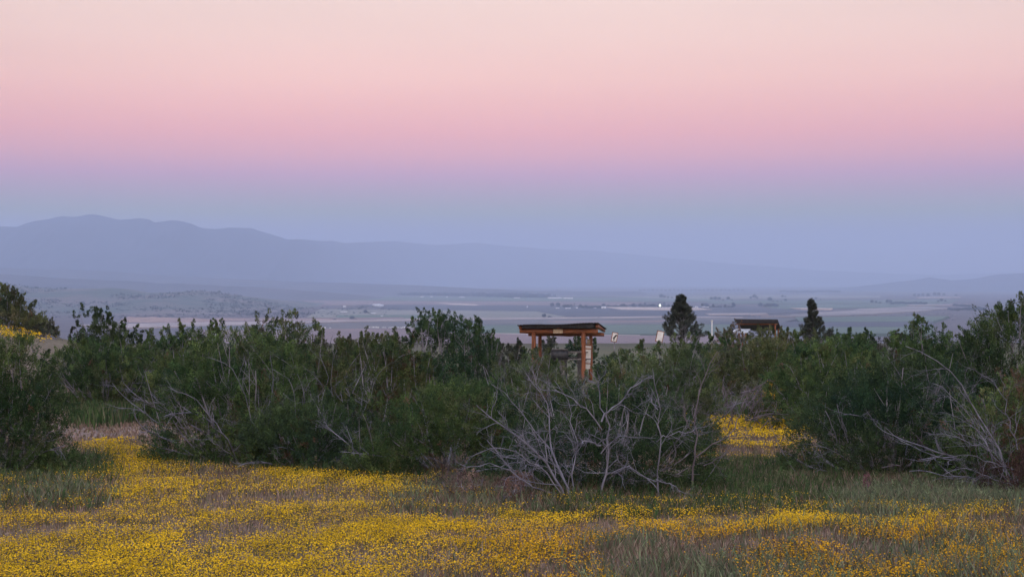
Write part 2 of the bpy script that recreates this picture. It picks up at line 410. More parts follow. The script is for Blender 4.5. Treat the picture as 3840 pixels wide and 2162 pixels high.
BUSHES = [
 # label, top outline, distance, kwargs
 ('large dark green juniper filling the left edge in front, beside the narrow flower path', [(-190, 900), (-120, 810), (-40, 800), (10, 835), (60, 850), (105, 880), (130, 930), (152, 990), (176, 1060), (192, 1130)], 19.4, dict(dead=8, deadsize=.6, stems=24)),
 ('broad green juniper right of the narrow flower path, pale branches leaning from its left side', [(374, 1150), (392, 1040), (418, 950), (470, 885), (540, 850), (620, 836), (700, 850), (770, 900), (820, 1000), (840, 1120)], 21.2, dict(dead=16, lean=-.15, stems=34)),
 ('tall green juniper with loose sprigs reaching above all the bushes left of centre', [(540, 1060), (590, 900), (640, 835), (682, 806), (730, 812), (772, 800), (810, 832), (860, 870), (915, 940), (950, 1060)], 23.4, dict(dead=12, leaders=22, rust=.08, stems=34)),
 ('low dark juniper at the flower edge beneath the tall sprigged juniper', [(590, 1140), (620, 1060), (690, 1000), (770, 985), (850, 1010), (910, 1060), (940, 1130)], 20.0, dict(dead=9, stems=16, pal=DARKG)),
 ('green juniper with upright pale stems and reddish dead tips, left of centre', [(840, 980), (880, 895), (940, 868), (1000, 872), (1060, 900), (1110, 950), (1150, 1020)], 22.0, dict(dead=12, rust=.12, stems=34, leaders=12)),
 ('rounded dark juniper standing higher against the valley, left of the log shelter', [(1005, 960), (1025, 860), (1062, 812), (1100, 796), (1150, 805), (1196, 820), (1236, 856), (1280, 960)], 27.0, dict(dead=4, stems=20, leaders=26, pal=DARKG)),
 ('bushy green juniper at the centre beside the flowers, left of the silver dead wood', [(860, 1190), (900, 1090), (970, 1010), (1060, 965), (1160, 940), (1250, 945), (1320, 985), (1380, 1080), (1400, 1180)], 19.0, dict(dead=9, stems=22)),
 ('olive green juniper directly below the log shelter', [(1215, 1000), (1250, 935), (1300, 912), (1350, 904), (1400, 916), (1450, 940), (1500, 970), (1530, 1040)], 25.0, dict(dead=8, stems=22, pal=OLIVE)),
 ('juniper below the two small white signs, threaded with long pale bare branches', [(1500, 1020), (1530, 940), (1570, 898), (1630, 882), (1700, 876), (1760, 890), (1800, 935), (1815, 1000)], 24.0, dict(dead=17, stems=30, deadsize=1.1, pal=OLIVE)),
 ('dark juniper at the centre, half hidden behind a thicket of silver dead branches', [(1180, 1225), (1235, 1120), (1320, 1040), (1430, 985), (1560, 955), (1670, 965), (1750, 1030), (1800, 1130), (1815, 1210)], 17.3, dict(dead=22, stems=22, cover=2.0, pal=DARKG, depth=1.1)),
 ('dark green juniper right of the grassy opening with low limbs over the grass', [(1965, 1140), (1990, 1060), (2050, 990), (2130, 940), (2220, 905), (2310, 900), (2400, 930), (2470, 1010), (2510, 1140)], 19.4, dict(dead=15, stems=26, pal=DARKG, lean=-.1)),
 ('juniper with a forked sprig reaching into the valley view, near the right edge', [(2170, 1010), (2215, 900), (2262, 845), (2310, 815), (2350, 822), (2400, 850), (2450, 875), (2500, 960)], 22.6, dict(dead=12, stems=26, leaders=14)),
 ('tallest juniper, rising in the right corner of the bushes', [(2390, 960), (2425, 850), (2470, 800), (2520, 790), (2560, 770), (2610, 730), (2690, 750), (2760, 900)], 21.0, dict(dead=9, stems=24, leaders=18)),
 ('juniper at the right edge with rust brown dead foliage and long silver limbs', [(2340, 1190), (2380, 1060), (2450, 985), (2530, 950), (2620, 930), (2700, 960), (2780, 1080)], 17.8, dict(dead=22, deadsize=1.25, rust=.16, stems=24, cover=1.8, lean=-.1)),
 ('juniper with curving silver limbs beyond the narrow flower path', [(85, 960), (120, 890), (190, 865), (260, 855), (330, 862), (395, 880), (430, 960)], 36., dict(dead=14, deadsize=1.2, stems=18)),
 ('juniper with a pointed dark top rising at the left behind the silver limbs', [(165, 880), (185, 825), (228, 790), (262, 803), (300, 812), (338, 832), (365, 880)], 42., dict(dead=3, stems=14, leaders=14, pal=DARKG)),
 ('green juniper with thin upright white stems in the second row at the left', [(330, 900), (372, 850), (430, 838), (500, 830), (550, 825), (590, 852), (620, 910)], 39., dict(dead=8, stems=18, leaders=16)),
 ('bright green juniper just behind the broad leaning juniper', [(370, 980), (410, 895), (470, 865), (540, 862), (610, 870), (650, 930)], 31., dict(dead=7, stems=18)),
 ('low juniper on the skyline of bushes right of the tall sprigged juniper', [(835, 900), (868, 862), (920, 850), (985, 848), (1030, 872), (1060, 910)], 38., dict(dead=4, stems=12, leaders=12, pal=OLIVE)),
 ('low grey green bush between the tall sprigged juniper and the rounded dark one', [(690, 890), (740, 866), (820, 862), (880, 865), (910, 900)], 46., dict(dead=2, stems=8, pal=GREY)),
 ('dark olive bush on the rise at the far left, above the small yellow patch', [(-110, 780), (-50, 745), (5, 738), (50, 756), (95, 780), (128, 795), (146, 838)], 51., dict(dead=4, stems=10, pal=OLIVE, deadmat='darkdead', cover=5., carve=.2, sz=1.2, leaders=14)),
 ('low bush beside the small yellow patch at the far left', [(60, 870), (100, 838), (150, 832), (195, 850), (220, 880)], 50., dict(dead=5, stems=8, pal=GREY)),
 ('olive juniper in the middle distance below the far shelter', [(1745, 960), (1790, 872), (1850, 852), (1920, 842), (1990, 856), (2050, 900), (2075, 960)], 42., dict(dead=6, stems=14, pal=OLIVE)),
 ('juniper in the middle distance below the narrow leaning pine', [(1930, 940), (1980, 868), (2050, 850), (2120, 846), (2185, 858), (2235, 910)], 40., dict(dead=6, stems=14)),
 ('green juniper at the back of the grassy opening', [(1880, 1000), (1930, 930), (2010, 905), (2100, 890), (2180, 890), (2240, 930), (2280, 1000)], 30., dict(dead=8, stems=18)),
 ('low dark juniper on the skyline right of the narrow leaning pine', [(2060, 870), (2100, 845), (2150, 838), (2195, 852), (2215, 880)], 62., dict(dead=2, stems=8, pal=DARKG)),
 ('low grey bush on the skyline left of the forked sprig', [(2190, 880), (2225, 852), (2270, 842), (2320, 850), (2350, 880)], 52., dict(dead=5, stems=8, pal=GREY)),
 ('small green juniper in front of the left posts of the log shelter', [(1282, 940), (1300, 905), (1332, 888), (1372, 896), (1402, 918), (1415, 945)], 50., dict(dead=2, stems=8)),
 ('low dull green bush left of the log shelter', [(1170, 920), (1205, 880), (1250, 872), (1290, 878), (1315, 915)], 55., dict(dead=2, stems=8, pal=GREY)),
 ('low green bush between the log shelter and the blank white sign', [(1495, 930), (1530, 884), (1590, 872), (1650, 876), (1700, 890), (1730, 930)], 46., dict(dead=6, stems=12)),
 ('green bush hiding the foot of the full pine', [(1670, 910), (1715, 868), (1770, 852), (1830, 856), (1870, 885)], 58., dict(dead=4, stems=10)),
 ('rounded bush covering the right half of the far shelter', [(1862, 880), (1880, 842), (1905, 830), (1945, 832), (1975, 850), (1990, 880)], 72., dict(dead=2, stems=8, pal=OLIVE)),
 ('small bush seen through the log shelter, left of its middle', [(1352, 880), (1368, 852), (1392, 850), (1408, 880)], 96., dict(dead=2, stems=5, pal=GREY, leaders=3)),
 ('dark bush seen through the log shelter, near its right posts', [(1425, 872), (1440, 852), (1470, 848), (1498, 862), (1505, 880)], 94., dict(dead=2, stems=5, pal=DARKG, leaders=3)),
 ('thin bush behind the left posts of the log shelter', [(1255, 890), (1285, 862), (1315, 866), (1340, 890)], 90., dict(dead=3, stems=5, pal=GREY, leaders=3)),
 ('low olive bush on the skyline between the far shelter and the narrow pine', [(1950, 870), (1980, 846), (2020, 840), (2060, 850), (2080, 875)], 76., dict(dead=2, stems=6, pal=OLIVE)),
]
BUSHES += [
 ('juniper standing just beyond the right edge behind the rust brown one', [(2760, 1100), (2820, 900), (2900, 820), (3000, 810), (3100, 860), (3180, 1000)], 22., dict(dead=6, stems=18)),
 ('olive juniper farther back beyond the right edge', [(2600, 960), (2680, 860), (2780, 835), (2900, 850), (3000, 930)], 36., dict(dead=4, stems=12, pal=OLIVE)),
 ('juniper standing just beyond the left edge beside the large dark one', [(-620, 1120), (-560, 920), (-460, 840), (-340, 830), (-250, 880), (-180, 1010)], 21., dict(dead=6, stems=18)),
 ('olive juniper farther back beyond the left edge', [(-420, 960), (-340, 850), (-230, 820), (-130, 850), (-60, 930)], 34., dict(dead=4, stems=12, pal=OLIVE)),
]
for lb, top, d, kw in BUSHES:
    juniper(lb, top, d, **kw)
juniper('purplish bare dead shrub standing between the green bushes right of centre', [(1725, 1040), (1750, 930), (1800, 888), (1860, 885), (1905, 930), (1925, 1010)], 29., dead=60, deadsize=1.0, stems=0, bare=True, deadmat='darkdead', group='dead shrubs', name='dead_shrub', cat='shrub')
juniper('tangled grey dead shrub in front of the dark right juniper', [(2210, 1060), (2240, 960), (2290, 915), (2350, 925), (2390, 1020)], 18.6, dead=26, deadsize=.9, stems=0, bare=True, deadmat='darkdead', group='dead shrubs', name='dead_shrub', cat='shrub')
juniper('rounded pale brown leafless shrub leaning beside the far shelter', [(1798, 866), (1806, 832), (1832, 812), (1858, 810), (1874, 836)], 92., dead=10, stems=10, pal=np.array([[.20, .17, .13], [.15, .14, .10]]), cover=1.8, deadmat='dead', leaders=0, group='dead shrubs', name='pale_shrub', cat='shrub')
juniper('reddish brown dried bush under the right edge juniper', [(2470, 1230), (2500, 1160), (2550, 1120), (2610, 1130), (2660, 1220)], 16.6, dead=8, deadsize=.6, stems=10, pal=np.array([[.12, .07, .055], [.085, .06, .048], [.14, .085, .065]]), cover=1.5, leaders=0, group='dead shrubs', name='dried_bush', cat='bush', deadmat='darkdead')
juniper('low purplish brown dry brush in front of the silver dead limbs, left part', [(1075, 1250), (1100, 1205), (1150, 1182), (1210, 1190), (1250, 1240)], 16.3, dead=14, deadsize=.9, stems=14, pal=np.array([[.20, .13, .12], [.15, .10, .10], [.26, .18, .14], [.12, .12, .09]]), cover=.9, leaders=0, group='dead shrubs', name='dry_brush', cat='brush', deadmat='darkdead')
juniper('reddish brown dry brush at the foot of the largest silver dead juniper', [(1225, 1262), (1250, 1205), (1290, 1180), (1325, 1195), (1345, 1260)], 15.9, dead=14, deadsize=.9, stems=18, pal=np.array([[.17, .11, .095], [.13, .09, .085], [.20, .14, .11]]), cover=1.0, leaders=0, group='dead shrubs', name='dry_brush', cat='brush', deadmat='darkdead')
juniper('small yellow flowering shrub in front of the dark bare shrub', [(1895, 985), (1905, 955), (1925, 945), (1950, 950), (1962, 985)], 33., dead=0, stems=6, pal=np.array([[.70, .42, .03], [.6, .34, .03], [.22, .12, .05]]), cover=1.0, leaders=0, group='flowering shrubs', name='flowering_shrub', cat='shrub')

# ------------------------------------------------------------------ silver dead limbs laid out one by one
def dead_tree(label, d, limbs, r=.028, seedoff=0, mat='dead', n1=9, n2=4, n3=3, group='silver dead junipers'):
    bx = np.mean([l[0][0] for l in limbs]); base = ground_at(bx, d)
    root = empty('dead_juniper', base, label, 'dead tree', group)
    Ps, Rs = [], []
    for i, l in enumerate(limbs):
        l = np.array(l, float); dd = l[:, 2] if l.shape[1] > 2 else np.zeros(len(l))
        pts = np.array([at(a, b, d + c) for (a, b), c in zip(l[:, :2], dd)])
        s = np.r_[0, np.cumsum(np.linalg.norm(np.diff(pts, axis=0), axis=1))]
        t = np.linspace(0, s[-1], 12)
        P = np.stack([np.interp(t, s, pts[:, k]) for k in range(3)], -1)
        P[1:-1] = (P[:-2] + 2 * P[1:-1] + P[2:]) / 4
        P[1:] += np.cumsum(rng.normal(0, .024, (11, 3)), 0)
        P[0, 2] = min(P[0, 2], P[0, 2])
        Ps.append(P - base); Rs.append(np.linspace(r * .46, r * .12, 12) * (1.2 if i == 0 else rng.uniform(.6, 1.)))
    P0 = (np.array(Ps), np.array(Rs))
    P1 = kids(*P0, n1 + 2, .33, .5, .8, .42, .03, K=9, tmin=.1); P2 = kids(*P1, n2 + 1, .6, .6, .85, .36, .0)
    P3 = kids(*P2, n3 + 1, .62, .7, .9, .4, 0, K=5)
    boughs('limb', [(P0, 1), (P1, n1 + 2), (P2, (n1 + 2) * (n2 + 1)), (P3, (n1 + 2) * (n2 + 1) * (n3 + 1))], len(limbs), M[mat], root, True, 5)
    return root

dead_tree('largest silver dead juniper, limbs fanning left at the centre of the flower edge', 15.8, [
  [(1425, 1262, 0), (1400, 1200, 0), (1350, 1140, -.1), (1290, 1095, -.2), (1230, 1070, -.3), (1185, 1052, -.3)],
  [(1420, 1255, 0), (1385, 1195, -.1), (1320, 1160, -.2), (1250, 1140, -.3), (1165, 1150, -.3)],
  [(1430, 1255, 0), (1460, 1180, .1), (1462, 1110, .1), (1440, 1010, .2), (1405, 930, .3)],
  [(1430, 1250, 0), (1400, 1150, .2), (1330, 1060, .2), (1290, 980, .3), (1250, 960, .3)],
  [(1400, 1240, 0), (1330, 1225, -.2), (1250, 1190, -.3), (1150, 1165, -.4)],
  [(1430, 1250, 0), (1370, 1110, .2), (1400, 1040, .3), (1340, 960, .3)]], r=.030, n1=9)
dead_tree('upright silver dead juniper with a forked trunk below the blank white sign', 16.1, [
  [(1512, 1250, 0), (1508, 1160, 0), (1514, 1090, 0), (1505, 1010, 0), (1475, 940, .1)],
  [(1514, 1080, 0), (1460, 1015, -.1), (1390, 970, -.1), (1310, 935, 0)],
  [(1513, 1060, 0), (1550, 1020, 0), (1580, 960, .1), (1640, 910, .1)],
  [(1512, 1140, 0), (1570, 1110, -.2), (1620, 1105, -.3), (1660, 1100, -.3)],
  [(1512, 1120, 0), (1450, 1090, -.1), (1410, 1060, -.1)]], r=.026, n1=8)
dead_tree('slender silver dead trunk standing vertical right of centre', 15.9, [
  [(1652, 1290, 0), (1645, 1180, 0), (1655, 1080, 0), (1652, 990, 0), (1632, 915, 0)],
  [(1652, 1110, 0), (1720, 1075, -.1), (1790, 1060, -.1)],
  [(1650, 1210, 0), (1600, 1195, -.1), (1540, 1215, -.2), (1450, 1205, -.2)],
  [(1650, 1205, 0), (1700, 1235, -.1), (1740, 1262, -.2)],
  [(1655, 1030, 0), (1620, 1000, 0), (1590, 1010, 0)]], r=.020, n1=6)
dead_tree('dark gnarled dead juniper leaning right over the grassy opening', 16.8, [
  [(1742, 1215, 0), (1745, 1130, 0), (1752, 1040, 0), (1765, 960, .1), (1800, 900, .1)],
  [(1748, 1150, 0), (1800, 1110, 0), (1850, 1060, .1), (1890, 1010, .1), (1900, 960, .1)],
  [(1770, 1170, 0), (1830, 1150, 0), (1880, 1110, 0), (1905, 1060, 0)],
  [(1750, 1090, 0), (1720, 1030, 0), (1690, 1000, 0)]], r=.024, mat='darkdead', n1=7)
dead_tree('long silver dead limbs sweeping left at the right edge', 16.6, [
  [(2560, 1250, 0), (2530, 1110, 0), (2480, 1010, -.1), (2430, 930, -.2), (2380, 890, -.2), (2330, 868, -.2)],
  [(2560, 1240, 0), (2500, 1130, -.2), (2470, 1050, -.3), (2430, 985, -.4), (2350, 950, -.4)],
  [(2550, 1180, 0), (2480, 1115, -.3), (2400, 1100, -.4), (2320, 1085, -.5)],
  [(2550, 1190, 0), (2470, 1150, -.3), (2390, 1140, -.4), (2345, 1135, -.5)],
  [(2560, 1130, 0), (2540, 1000, 0), (2500, 930, 0), (2440, 905, 0)],
  [(2560, 1240, 0), (2480, 1215, -.3), (2400, 1185, -.4), (2350, 1200, -.4)]], r=.021, n1=8)
dead_tree('pale bare limbs leaning out of the broad juniper beside the flower path', 20.2, [
  [(600, 1165, 0), (560, 1080, -.2), (500, 1010, -.3), (440, 960, -.4)],
  [(600, 1165, 0), (570, 1130, -.3), (510, 1100, -.4), (430, 1095, -.4)],
  [(640, 1120, 0), (620, 1000, -.2), (580, 920, -.2), (520, 880, -.2)],
  [(640, 1120, 0), (670, 1000, -.1), (660, 930, -.1), (650, 870, 0)],
  [(700, 1130, 0), (720, 1040, -.2), (690, 960, -.2), (640, 920, -.2)]], r=.018, n1=5, n2=3, n3=2)
dead_tree('two thin white bare stems standing up in the greenery left of centre', 20.8, [
  [(800, 1160, 0), (790, 1060, -.2), (795, 960, -.3), (770, 900, -.3)],
  [(880, 1150, 0), (890, 1060, -.2), (925, 980, -.2), (960, 900, -.2)],
  [(820, 1150, 0), (850, 1050, -.2), (840, 980, -.2), (860, 910, -.2)]], r=.017, n1=5, n2=3, n3=2)

# ------------------------------------------------------------------ pines
def pine(label, vx, top_vy, d, halfw_v, base_vy, leanv=0, seed=0, n=46, shape=None):
    tp = at(vx + leanv, top_vy, d); base = ground_at(vx, d)
    H = tp[2] - base[2]; hw = halfw_v * K2 / F * d
    root = empty('pine_tree', base, label, 'tree', 'pines')
    off = tp[0] - base[0]
    ax = lambda t: np.stack([off * t ** 1.3, 0 * t, H * t], -1)
    t = np.linspace(0, 1, 12)
    m = MB(); m.tube(ax(t), np.linspace(.11, .015, 12), 8); m.build('trunk', M['bark'], root, smooth=True)
    tb = np.sort(rng.uniform(.30, .97, n))
    sh = np.interp(tb, [.25, .45, .6, .8, .93, 1], shape or [.9, 1, .72, .42, .3, .1])
    az = np.arange(n) * 2.39996 + rng.normal(0, .3, n)
    dr = np.stack([np.cos(az), np.sin(az), rng.uniform(.25, .8, n)], -1)
    ln = hw * sh * rng.uniform(.8, 1.18, n)
    P0 = grow(ax(tb), dr, ln, np.full(n, .025), 6, .14, .08, .3)
    P1 = kids(*P0, 5, .38, .5, .6, .15, .12, K=4, tmin=.3)
    link('branches', tube_mesh('branches', [P0, P1]), M['bark'], root)
    ends = np.concatenate([P0[0][:, -1], P0[0][:, 4], P1[0][:, -1], P1[0][:, 2]])
    axd = norm(np.concatenate([P0[0][:, -1] - P0[0][:, -2], P0[0][:, 4] - P0[0][:, 3], P1[0][:, -1] - P1[0][:, -2], P1[0][:, 2] - P1[0][:, 1]]) * np.array([1, 1, 1]) + np.array([0, 0, .5]) * 0)
    axd = norm(axd + np.array([0, 0, .6]))
    tn = pick(np.array([[.075, .085, .070], [.092, .10, .078], [.058, .07, .058]]), len(ends))
    V, T = leaves(ends - axd * .06, axd, np.full(len(ends), .17), np.full(len(ends), .085), tn, 34, .10, .022, 1.3)
    tq = rng.uniform(.35, 1, 60); q = ax(tq) + rng.normal(0, .05, (60, 3))
    V2, T2 = leaves(q, norm(rng.normal(0, .5, q.shape) + [0, 0, 1]), np.full(60, .2), np.full(60, .09), pick(np.array([[.055, .062, .05]]), 60), 40, .13, .022, 1.2)
    link('crown', tri_mesh('crown', np.concatenate([V, V2]), np.concatenate([T, T2])), M['farleaf'], root)
pine('full dark pine with a side bough left of its crown, near the blank sign', 1717, 744, 86., 54, 850, -4, n=100, shape=[1.45, 1.15, .72, .34, .2, .07])
pine('narrow dark pine leaning left on the skyline at the right', 2062, 757, 86., 40, 835, -24, n=80, shape=[1.4, 1.05, .62, .36, .24, .10])

# ------------------------------------------------------------------ log picnic shelter
SD = 70.0
g0 = ground_at(1415, SD)
def sh(vx, vy, dy=0): return at(vx, vy, SD + dy) - g0
root = empty('picnic_shelter', g0, 'open log picnic shelter with dark slanting roof and orange brown posts', 'shelter')
def gdrop(p): return np.array([p[0], p[1], float(gz(p[0] + g0[0], p[1] + g0[1])) - g0[2] - .05])
posts = [(1342.5, 835, 0., .112), (1358.5, 842, 3.0, .095), (1468, 835, 0., .112), (1486, 842, 3.0, .095)]
for (vx, vy, dy, r) in posts:
    top_ = sh(vx, vy, dy); bot = gdrop(top_); 
    t = np.linspace(0, 1, 10)[:, None]; P = bot * (1 - t) + top_ * t
    P[:, :2] += rng.normal(0, .008, (10, 2))
    m = MB(); m.tube(P, np.linspace(r * 1.1, r * .92, 10), 12, seed=vx, rough=.25); m.build('post', M['logv'], root, smooth=True)
def log(name, a, b, r, mat='log', n=12):
    t = np.linspace(0, 1, n)[:, None]; P = a * (1 - t) + b * t; P[:, 1:] += rng.normal(0, .006, (n, 2))
    m = MB(); m.tube(P, np.full(n, r), 12, seed=a[0], rough=.25); return m.build(name, M[mat], root, smooth=True)
log('front_beam', sh(1307, 832, 0), sh(1504, 833, 0), .125)
log('rear_beam', sh(1329, 840, 3.0), sh(1520, 841, 3.0), .10)
for vx, vr in ((1309, 823), (1403, 822), (1501, 820)):
    a = sh(vx, vr, -.35); b = sh(vx + 15, vr + 9, 3.5)
    log('rafter', a, b, .085)
m = MB()   # corrugated sheet roof, low at the back, its dark front fascia
c00, c10, c11, c01 = sh(1301, 817, -.6), sh(1504, 811.5, -.6), sh(1526, 827, 3.9), sh(1324, 830, 3.9)
nx, ny = 90, 6; V = []
for j in range(ny + 1):
    for i in range(nx + 1):
        u, w = i / nx, j / ny
        p = (c00 * (1 - u) + c10 * u) * (1 - w) + (c01 * (1 - u) + c11 * u) * w
        p = p + np.array([0, 0, .014 * math.sin(i * 1.9) + .02 * math.sin(u * 9)])
        V.append(p)
nV = len(V); V = V + [p - np.array([0, 0, .03]) for p in V]
Fs = []
for j in range(ny):
    for i in range(nx):
        q = [j * (nx + 1) + i, j * (nx + 1) + i + 1, (j + 1) * (nx + 1) + i + 1, (j + 1) * (nx + 1) + i]
        Fs += [q, [k + nV for k in q[::-1]]]
for i in range(nx): Fs += [[i, i + nV, i + 1 + nV, i + 1], [ny * (nx + 1) + i, ny * (nx + 1) + i + 1, ny * (nx + 1) + i + 1 + nV, ny * (nx + 1) + i + nV]]
m.add(V, Fs); m.build('roof', M['rooftop'], root)
m = MB()   # dark boards closing the space between sheet and beam
for k in range(9):
    u0, u1 = .06 + k * .10, .06 + (k + 1) * .10 - .006
    a = c00 * (1 - u0) + c10 * u0; b = c00 * (1 - u1) + c10 * u1
    h0 = .10 + .10 * u0
    V = [a + [0, .12, -.05], b + [0, .12, -.05], b + [0, .12, -.05 - h0], a + [0, .12, -.05 - h0]]
    V += [v + np.array([0, .04, 0]) for v in V]
    m.add(V, [[3, 2, 1, 0], [4, 5, 6, 7], [0, 1, 5, 4], [2, 3, 7, 6], [1, 2, 6, 5], [3, 0, 4, 7]])
m.build('fascia_boards', M['roof'], root)
m = MB(); a = sh(1502, 817, 0); b = sh(1520, 832, 3.6); t = np.linspace(0, 1, 6)[:, None]
m.tube(a * (1 - t) + b * t, np.full(6, .07), 8); m.build('gable_rail', M['log'], root, smooth=True)
p = sh(1403.5, 832.5, -.16); m = MB(); m.box(p, (.47, .03, .21), bev=.0); pl = m.build('name_plaque', M['plaque'], root)
p = sh(1481, 859, 2.8); m = MB(); m.box(p, (.17, .06, .27)); m.build('small_sign', M['plaque'], root)
# tall framed information panel leaning inside the right posts
pa, pb = sh(1462, 868, 1.2), sh(1486, 868, 1.2); bot = sh(1474, 928, 1.2)
ib = empty('information_panel', g0 + sh(1476, 928, 1.2), 'tall white panel in a brown frame inside the right posts of the log shelter', 'information panel')
hgt = pa[2] - bot[2]; wd = .34
m = MB(); m.box((0, 0, hgt / 2), (wd, .04, hgt * .96)); pn = m.build('panel', M['white'], ib)
for s in (-1, 1):
    m = MB(); m.box((s * (wd / 2 + .035), 0, hgt / 2 - .05), (.06, .07, hgt + .1)); m.build('frame_side', M['logv'], ib)
for zz in (.24 * hgt, .86 * hgt, hgt + .02):
    m = MB(); m.box((0, -.03, zz), (wd - .004, .03, .045)); m.build('crossbar', M['logv'], ib)
ib.rotation_euler = (0, .05, .15)
# picnic table and barrel grill
pt = empty('picnic_table', gdrop(sh(1437, 880, 1.2)) + g0 + np.array([0, 0, .05]), 'weathered grey picnic table under the log shelter', 'table', rz=.3)
tz = float(sh(1437, 885, 1.2)[2] + g0[2] - pt.location[2])
m = MB()
for k in range(4): m.box((0, -.33 + k * .22, tz), (1.5, .2, .05), bev=.01)
m.build('tabletop', M['greywood'], pt)
for s in (-1, 1):
    m = MB()
    m.box((0, s * .72, tz - .32), (1.5, .26, .05), bev=.01); m.build('bench', M['greywood'], pt)
    m = MB(); m.box((s * .5, 0, tz / 2 - .02), (.12, .6, tz - .03)); m.box((s * .5, 0, tz - .375), (.1, 1.5, .06)); m.build('leg', M['greywood'], pt)
gp = gdrop(sh(1408, 880, .3)) + g0
gr = empty('barbecue_grill', gp, 'black barrel barbecue grill left of the picnic table under the log shelter', 'grill')
gzt = float(at(1408, 892, SD + .3)[2] - gp[2])
m = MB(); 
a = np.linspace(0, 2 * math.pi, 17)[:-1]
m.tube([(-.42, 0, gzt), (-.2, 0, gzt), (.2, 0, gzt), (.42, 0, gzt)], [.24, .27, .27, .24], 16); m.build('barrel', M['black'], gr, smooth=True)
m = MB(); m.box((0, 0, gzt + .275), (.8, .34, .03), bev=.01); m.build('lid_top', M['greywood'], gr)
for s in (-1, 1):
    m = MB(); m.tube([(s * .3, 0, gzt - .2), (s * .33, 0, 0)], [.05, .05], 8); m.build('leg', M['black'], gr)

# far shelter
S2 = 100.0; h0 = ground_at(1905, S2)
def s2(vx, vy, dy=0): return at(vx, vy, S2 + dy) - h0
root2 = empty('picnic_shelter', h0, 'far shelter with dark roof and pale lean-to, half hidden by bushes at the right', 'shelter')
m = MB()
a0, a1, b1, b0 = s2(1850, 803, 0), s2(1957, 804, 0), s2(1960, 812.5, 0), s2(1853, 812.5, 0)
c1, c0 = s2(1972, 832, 2.2) , s2(1862, 806, 2.2)
V = [a0, a1, b1, b0]; V += [v + np.array([0, .12, .02]) for v in V]
m.add(V, [[3, 2, 1, 0], [4, 5, 6, 7], [0, 1, 5, 4], [2, 3, 7, 6], [1, 2, 6, 5], [3, 0, 4, 7]]); m.build('roof_front', M['roof'], root2)
m = MB(); V = [a0 + [0, .15, .03], a1 + [0, .15, .03], s2(1966, 828, 3.2), s2(1868, 828, 3.2)]; V += [v - np.array([0, 0, .06]) for v in V]
m.add(V, [[0, 1, 2, 3], [7, 6, 5, 4], [0, 4, 5, 1], [1, 5, 6, 2], [2, 6, 7, 3], [3, 7, 4, 0]]); m.build('roof', M['rooftop'], root2)
def log2(name, a, b, r):
    t = np.linspace(0, 1, 8)[:, None]; mm = MB(); mm.tube(a * (1 - t) + b * t, np.full(8, r), 10, rough=.2); return mm.build(name, M['log'], root2, smooth=True)
log2('front_beam', s2(1852, 815, .25), s2(1956, 815, .25), .045)
for vx, dy in ((1859, .2), (1950, .2), (1868, 2.8), (1958, 2.8)):
    a = s2(vx, 814, dy); b = np.array([a[0], a[1], float(gz(a[0] + h0[0], a[1] + h0[1])) - h0[2] - .05]); log2('post', b, a, .06)
m = MB(); V = [s2(1836, 834.5, -1.0), s2(1880, 835.5, -1.0), s2(1888, 826.5, .15), s2(1852, 826.5, .15)]; V += [v - np.array([0, 0, .05]) for v in V]
m.add(V, [[0, 1, 2, 3], [7, 6, 5, 4], [0, 4, 5, 1], [1, 5, 6, 2], [2, 6, 7, 3], [3, 7, 4, 0]]); m.build('lean_to_roof', M['steel'], root2)
for vx in (1840, 1876):
    a = s2(vx, 836, -.9); b = np.array([a[0], a[1], float(gz(a[0] + h0[0], a[1] + h0[1])) - h0[2] - .05]); log2('lean_to_post', b, a, .045)

# signs
def sign(label, vx, vy, w, h, tilt, d, mark):
    c = at(vx, vy, d); b = ground_at(vx, d); root = empty('sign', b, label, 'sign', 'small white signs')
    c = c - b
    m = MB(); m.tube([(0, .03, -.05), (c[0], .03, c[2] + h * .3)], [.022, .022], 8); m.build('post', M['bark'], root)
    m = MB(); m.box(c, (w, .025, h), tilt, 'y'); m.build('panel', M['white'], root)
    m = MB(); m.box(c + [0, .025, 0], (w + .06, .02, h + .06), tilt, 'y'); m.build('backing_board', M['logv'], root)
    if mark:
        m = MB(); m.box(c + [.02, -.017, .02], (.07, .006, h * .62), tilt + .55, 'y'); m.box(c + [-.03, -.017, -.10], (.05, .006, h * .22), tilt + .2, 'y'); m.build('dark_mark', M['dark'], root)
sign('small white sign with a dark diagonal mark, just right of the log shelter', 1546, 847.5, .20, .36, .18, 62., True)
sign('blank white sign tilted to the right, left of the full pine', 1660, 846, .25, .42, .20, 60., False)
# white pole
b = ground_at(1791, 88.); zt = float(at(1791, 807, 88.)[2] - b[2])
rp = empty('white_pole', b, 'thin white pole between the full pine and the far shelter', 'pole')
m = MB(); m.tube([(0, 0, -.05), (0, 0, zt)], [.045, .035], 8); m.build('shaft', M['white'], rp, smooth=True)
m = MB(); m.tube([(0, 0, zt - .02), (0, 0, zt + .05)], [.075, .06], 8); m.build('cap', M['white'], rp)

# ------------------------------------------------------------------ ground sheet
def inpoly(px, py, poly):
    poly = np.array(poly, float); c = np.zeros(px.shape, bool); n = len(poly)
    for i in range(n):
        x0, y0 = poly[i]; x1, y1 = poly[(i + 1) % n]
        if y0 == y1: continue
        c ^= ((py > min(y0, y1)) & (py <= max(y0, y1)) & (px < (x1 - x0) * (py - y0) / (y1 - y0) + x0))
    return c
def ell(px, py, cx, cy, rx, ry): return np.exp(-(((px - cx) / rx) ** 2 + ((py - cy) / ry) ** 2) ** 1.5)

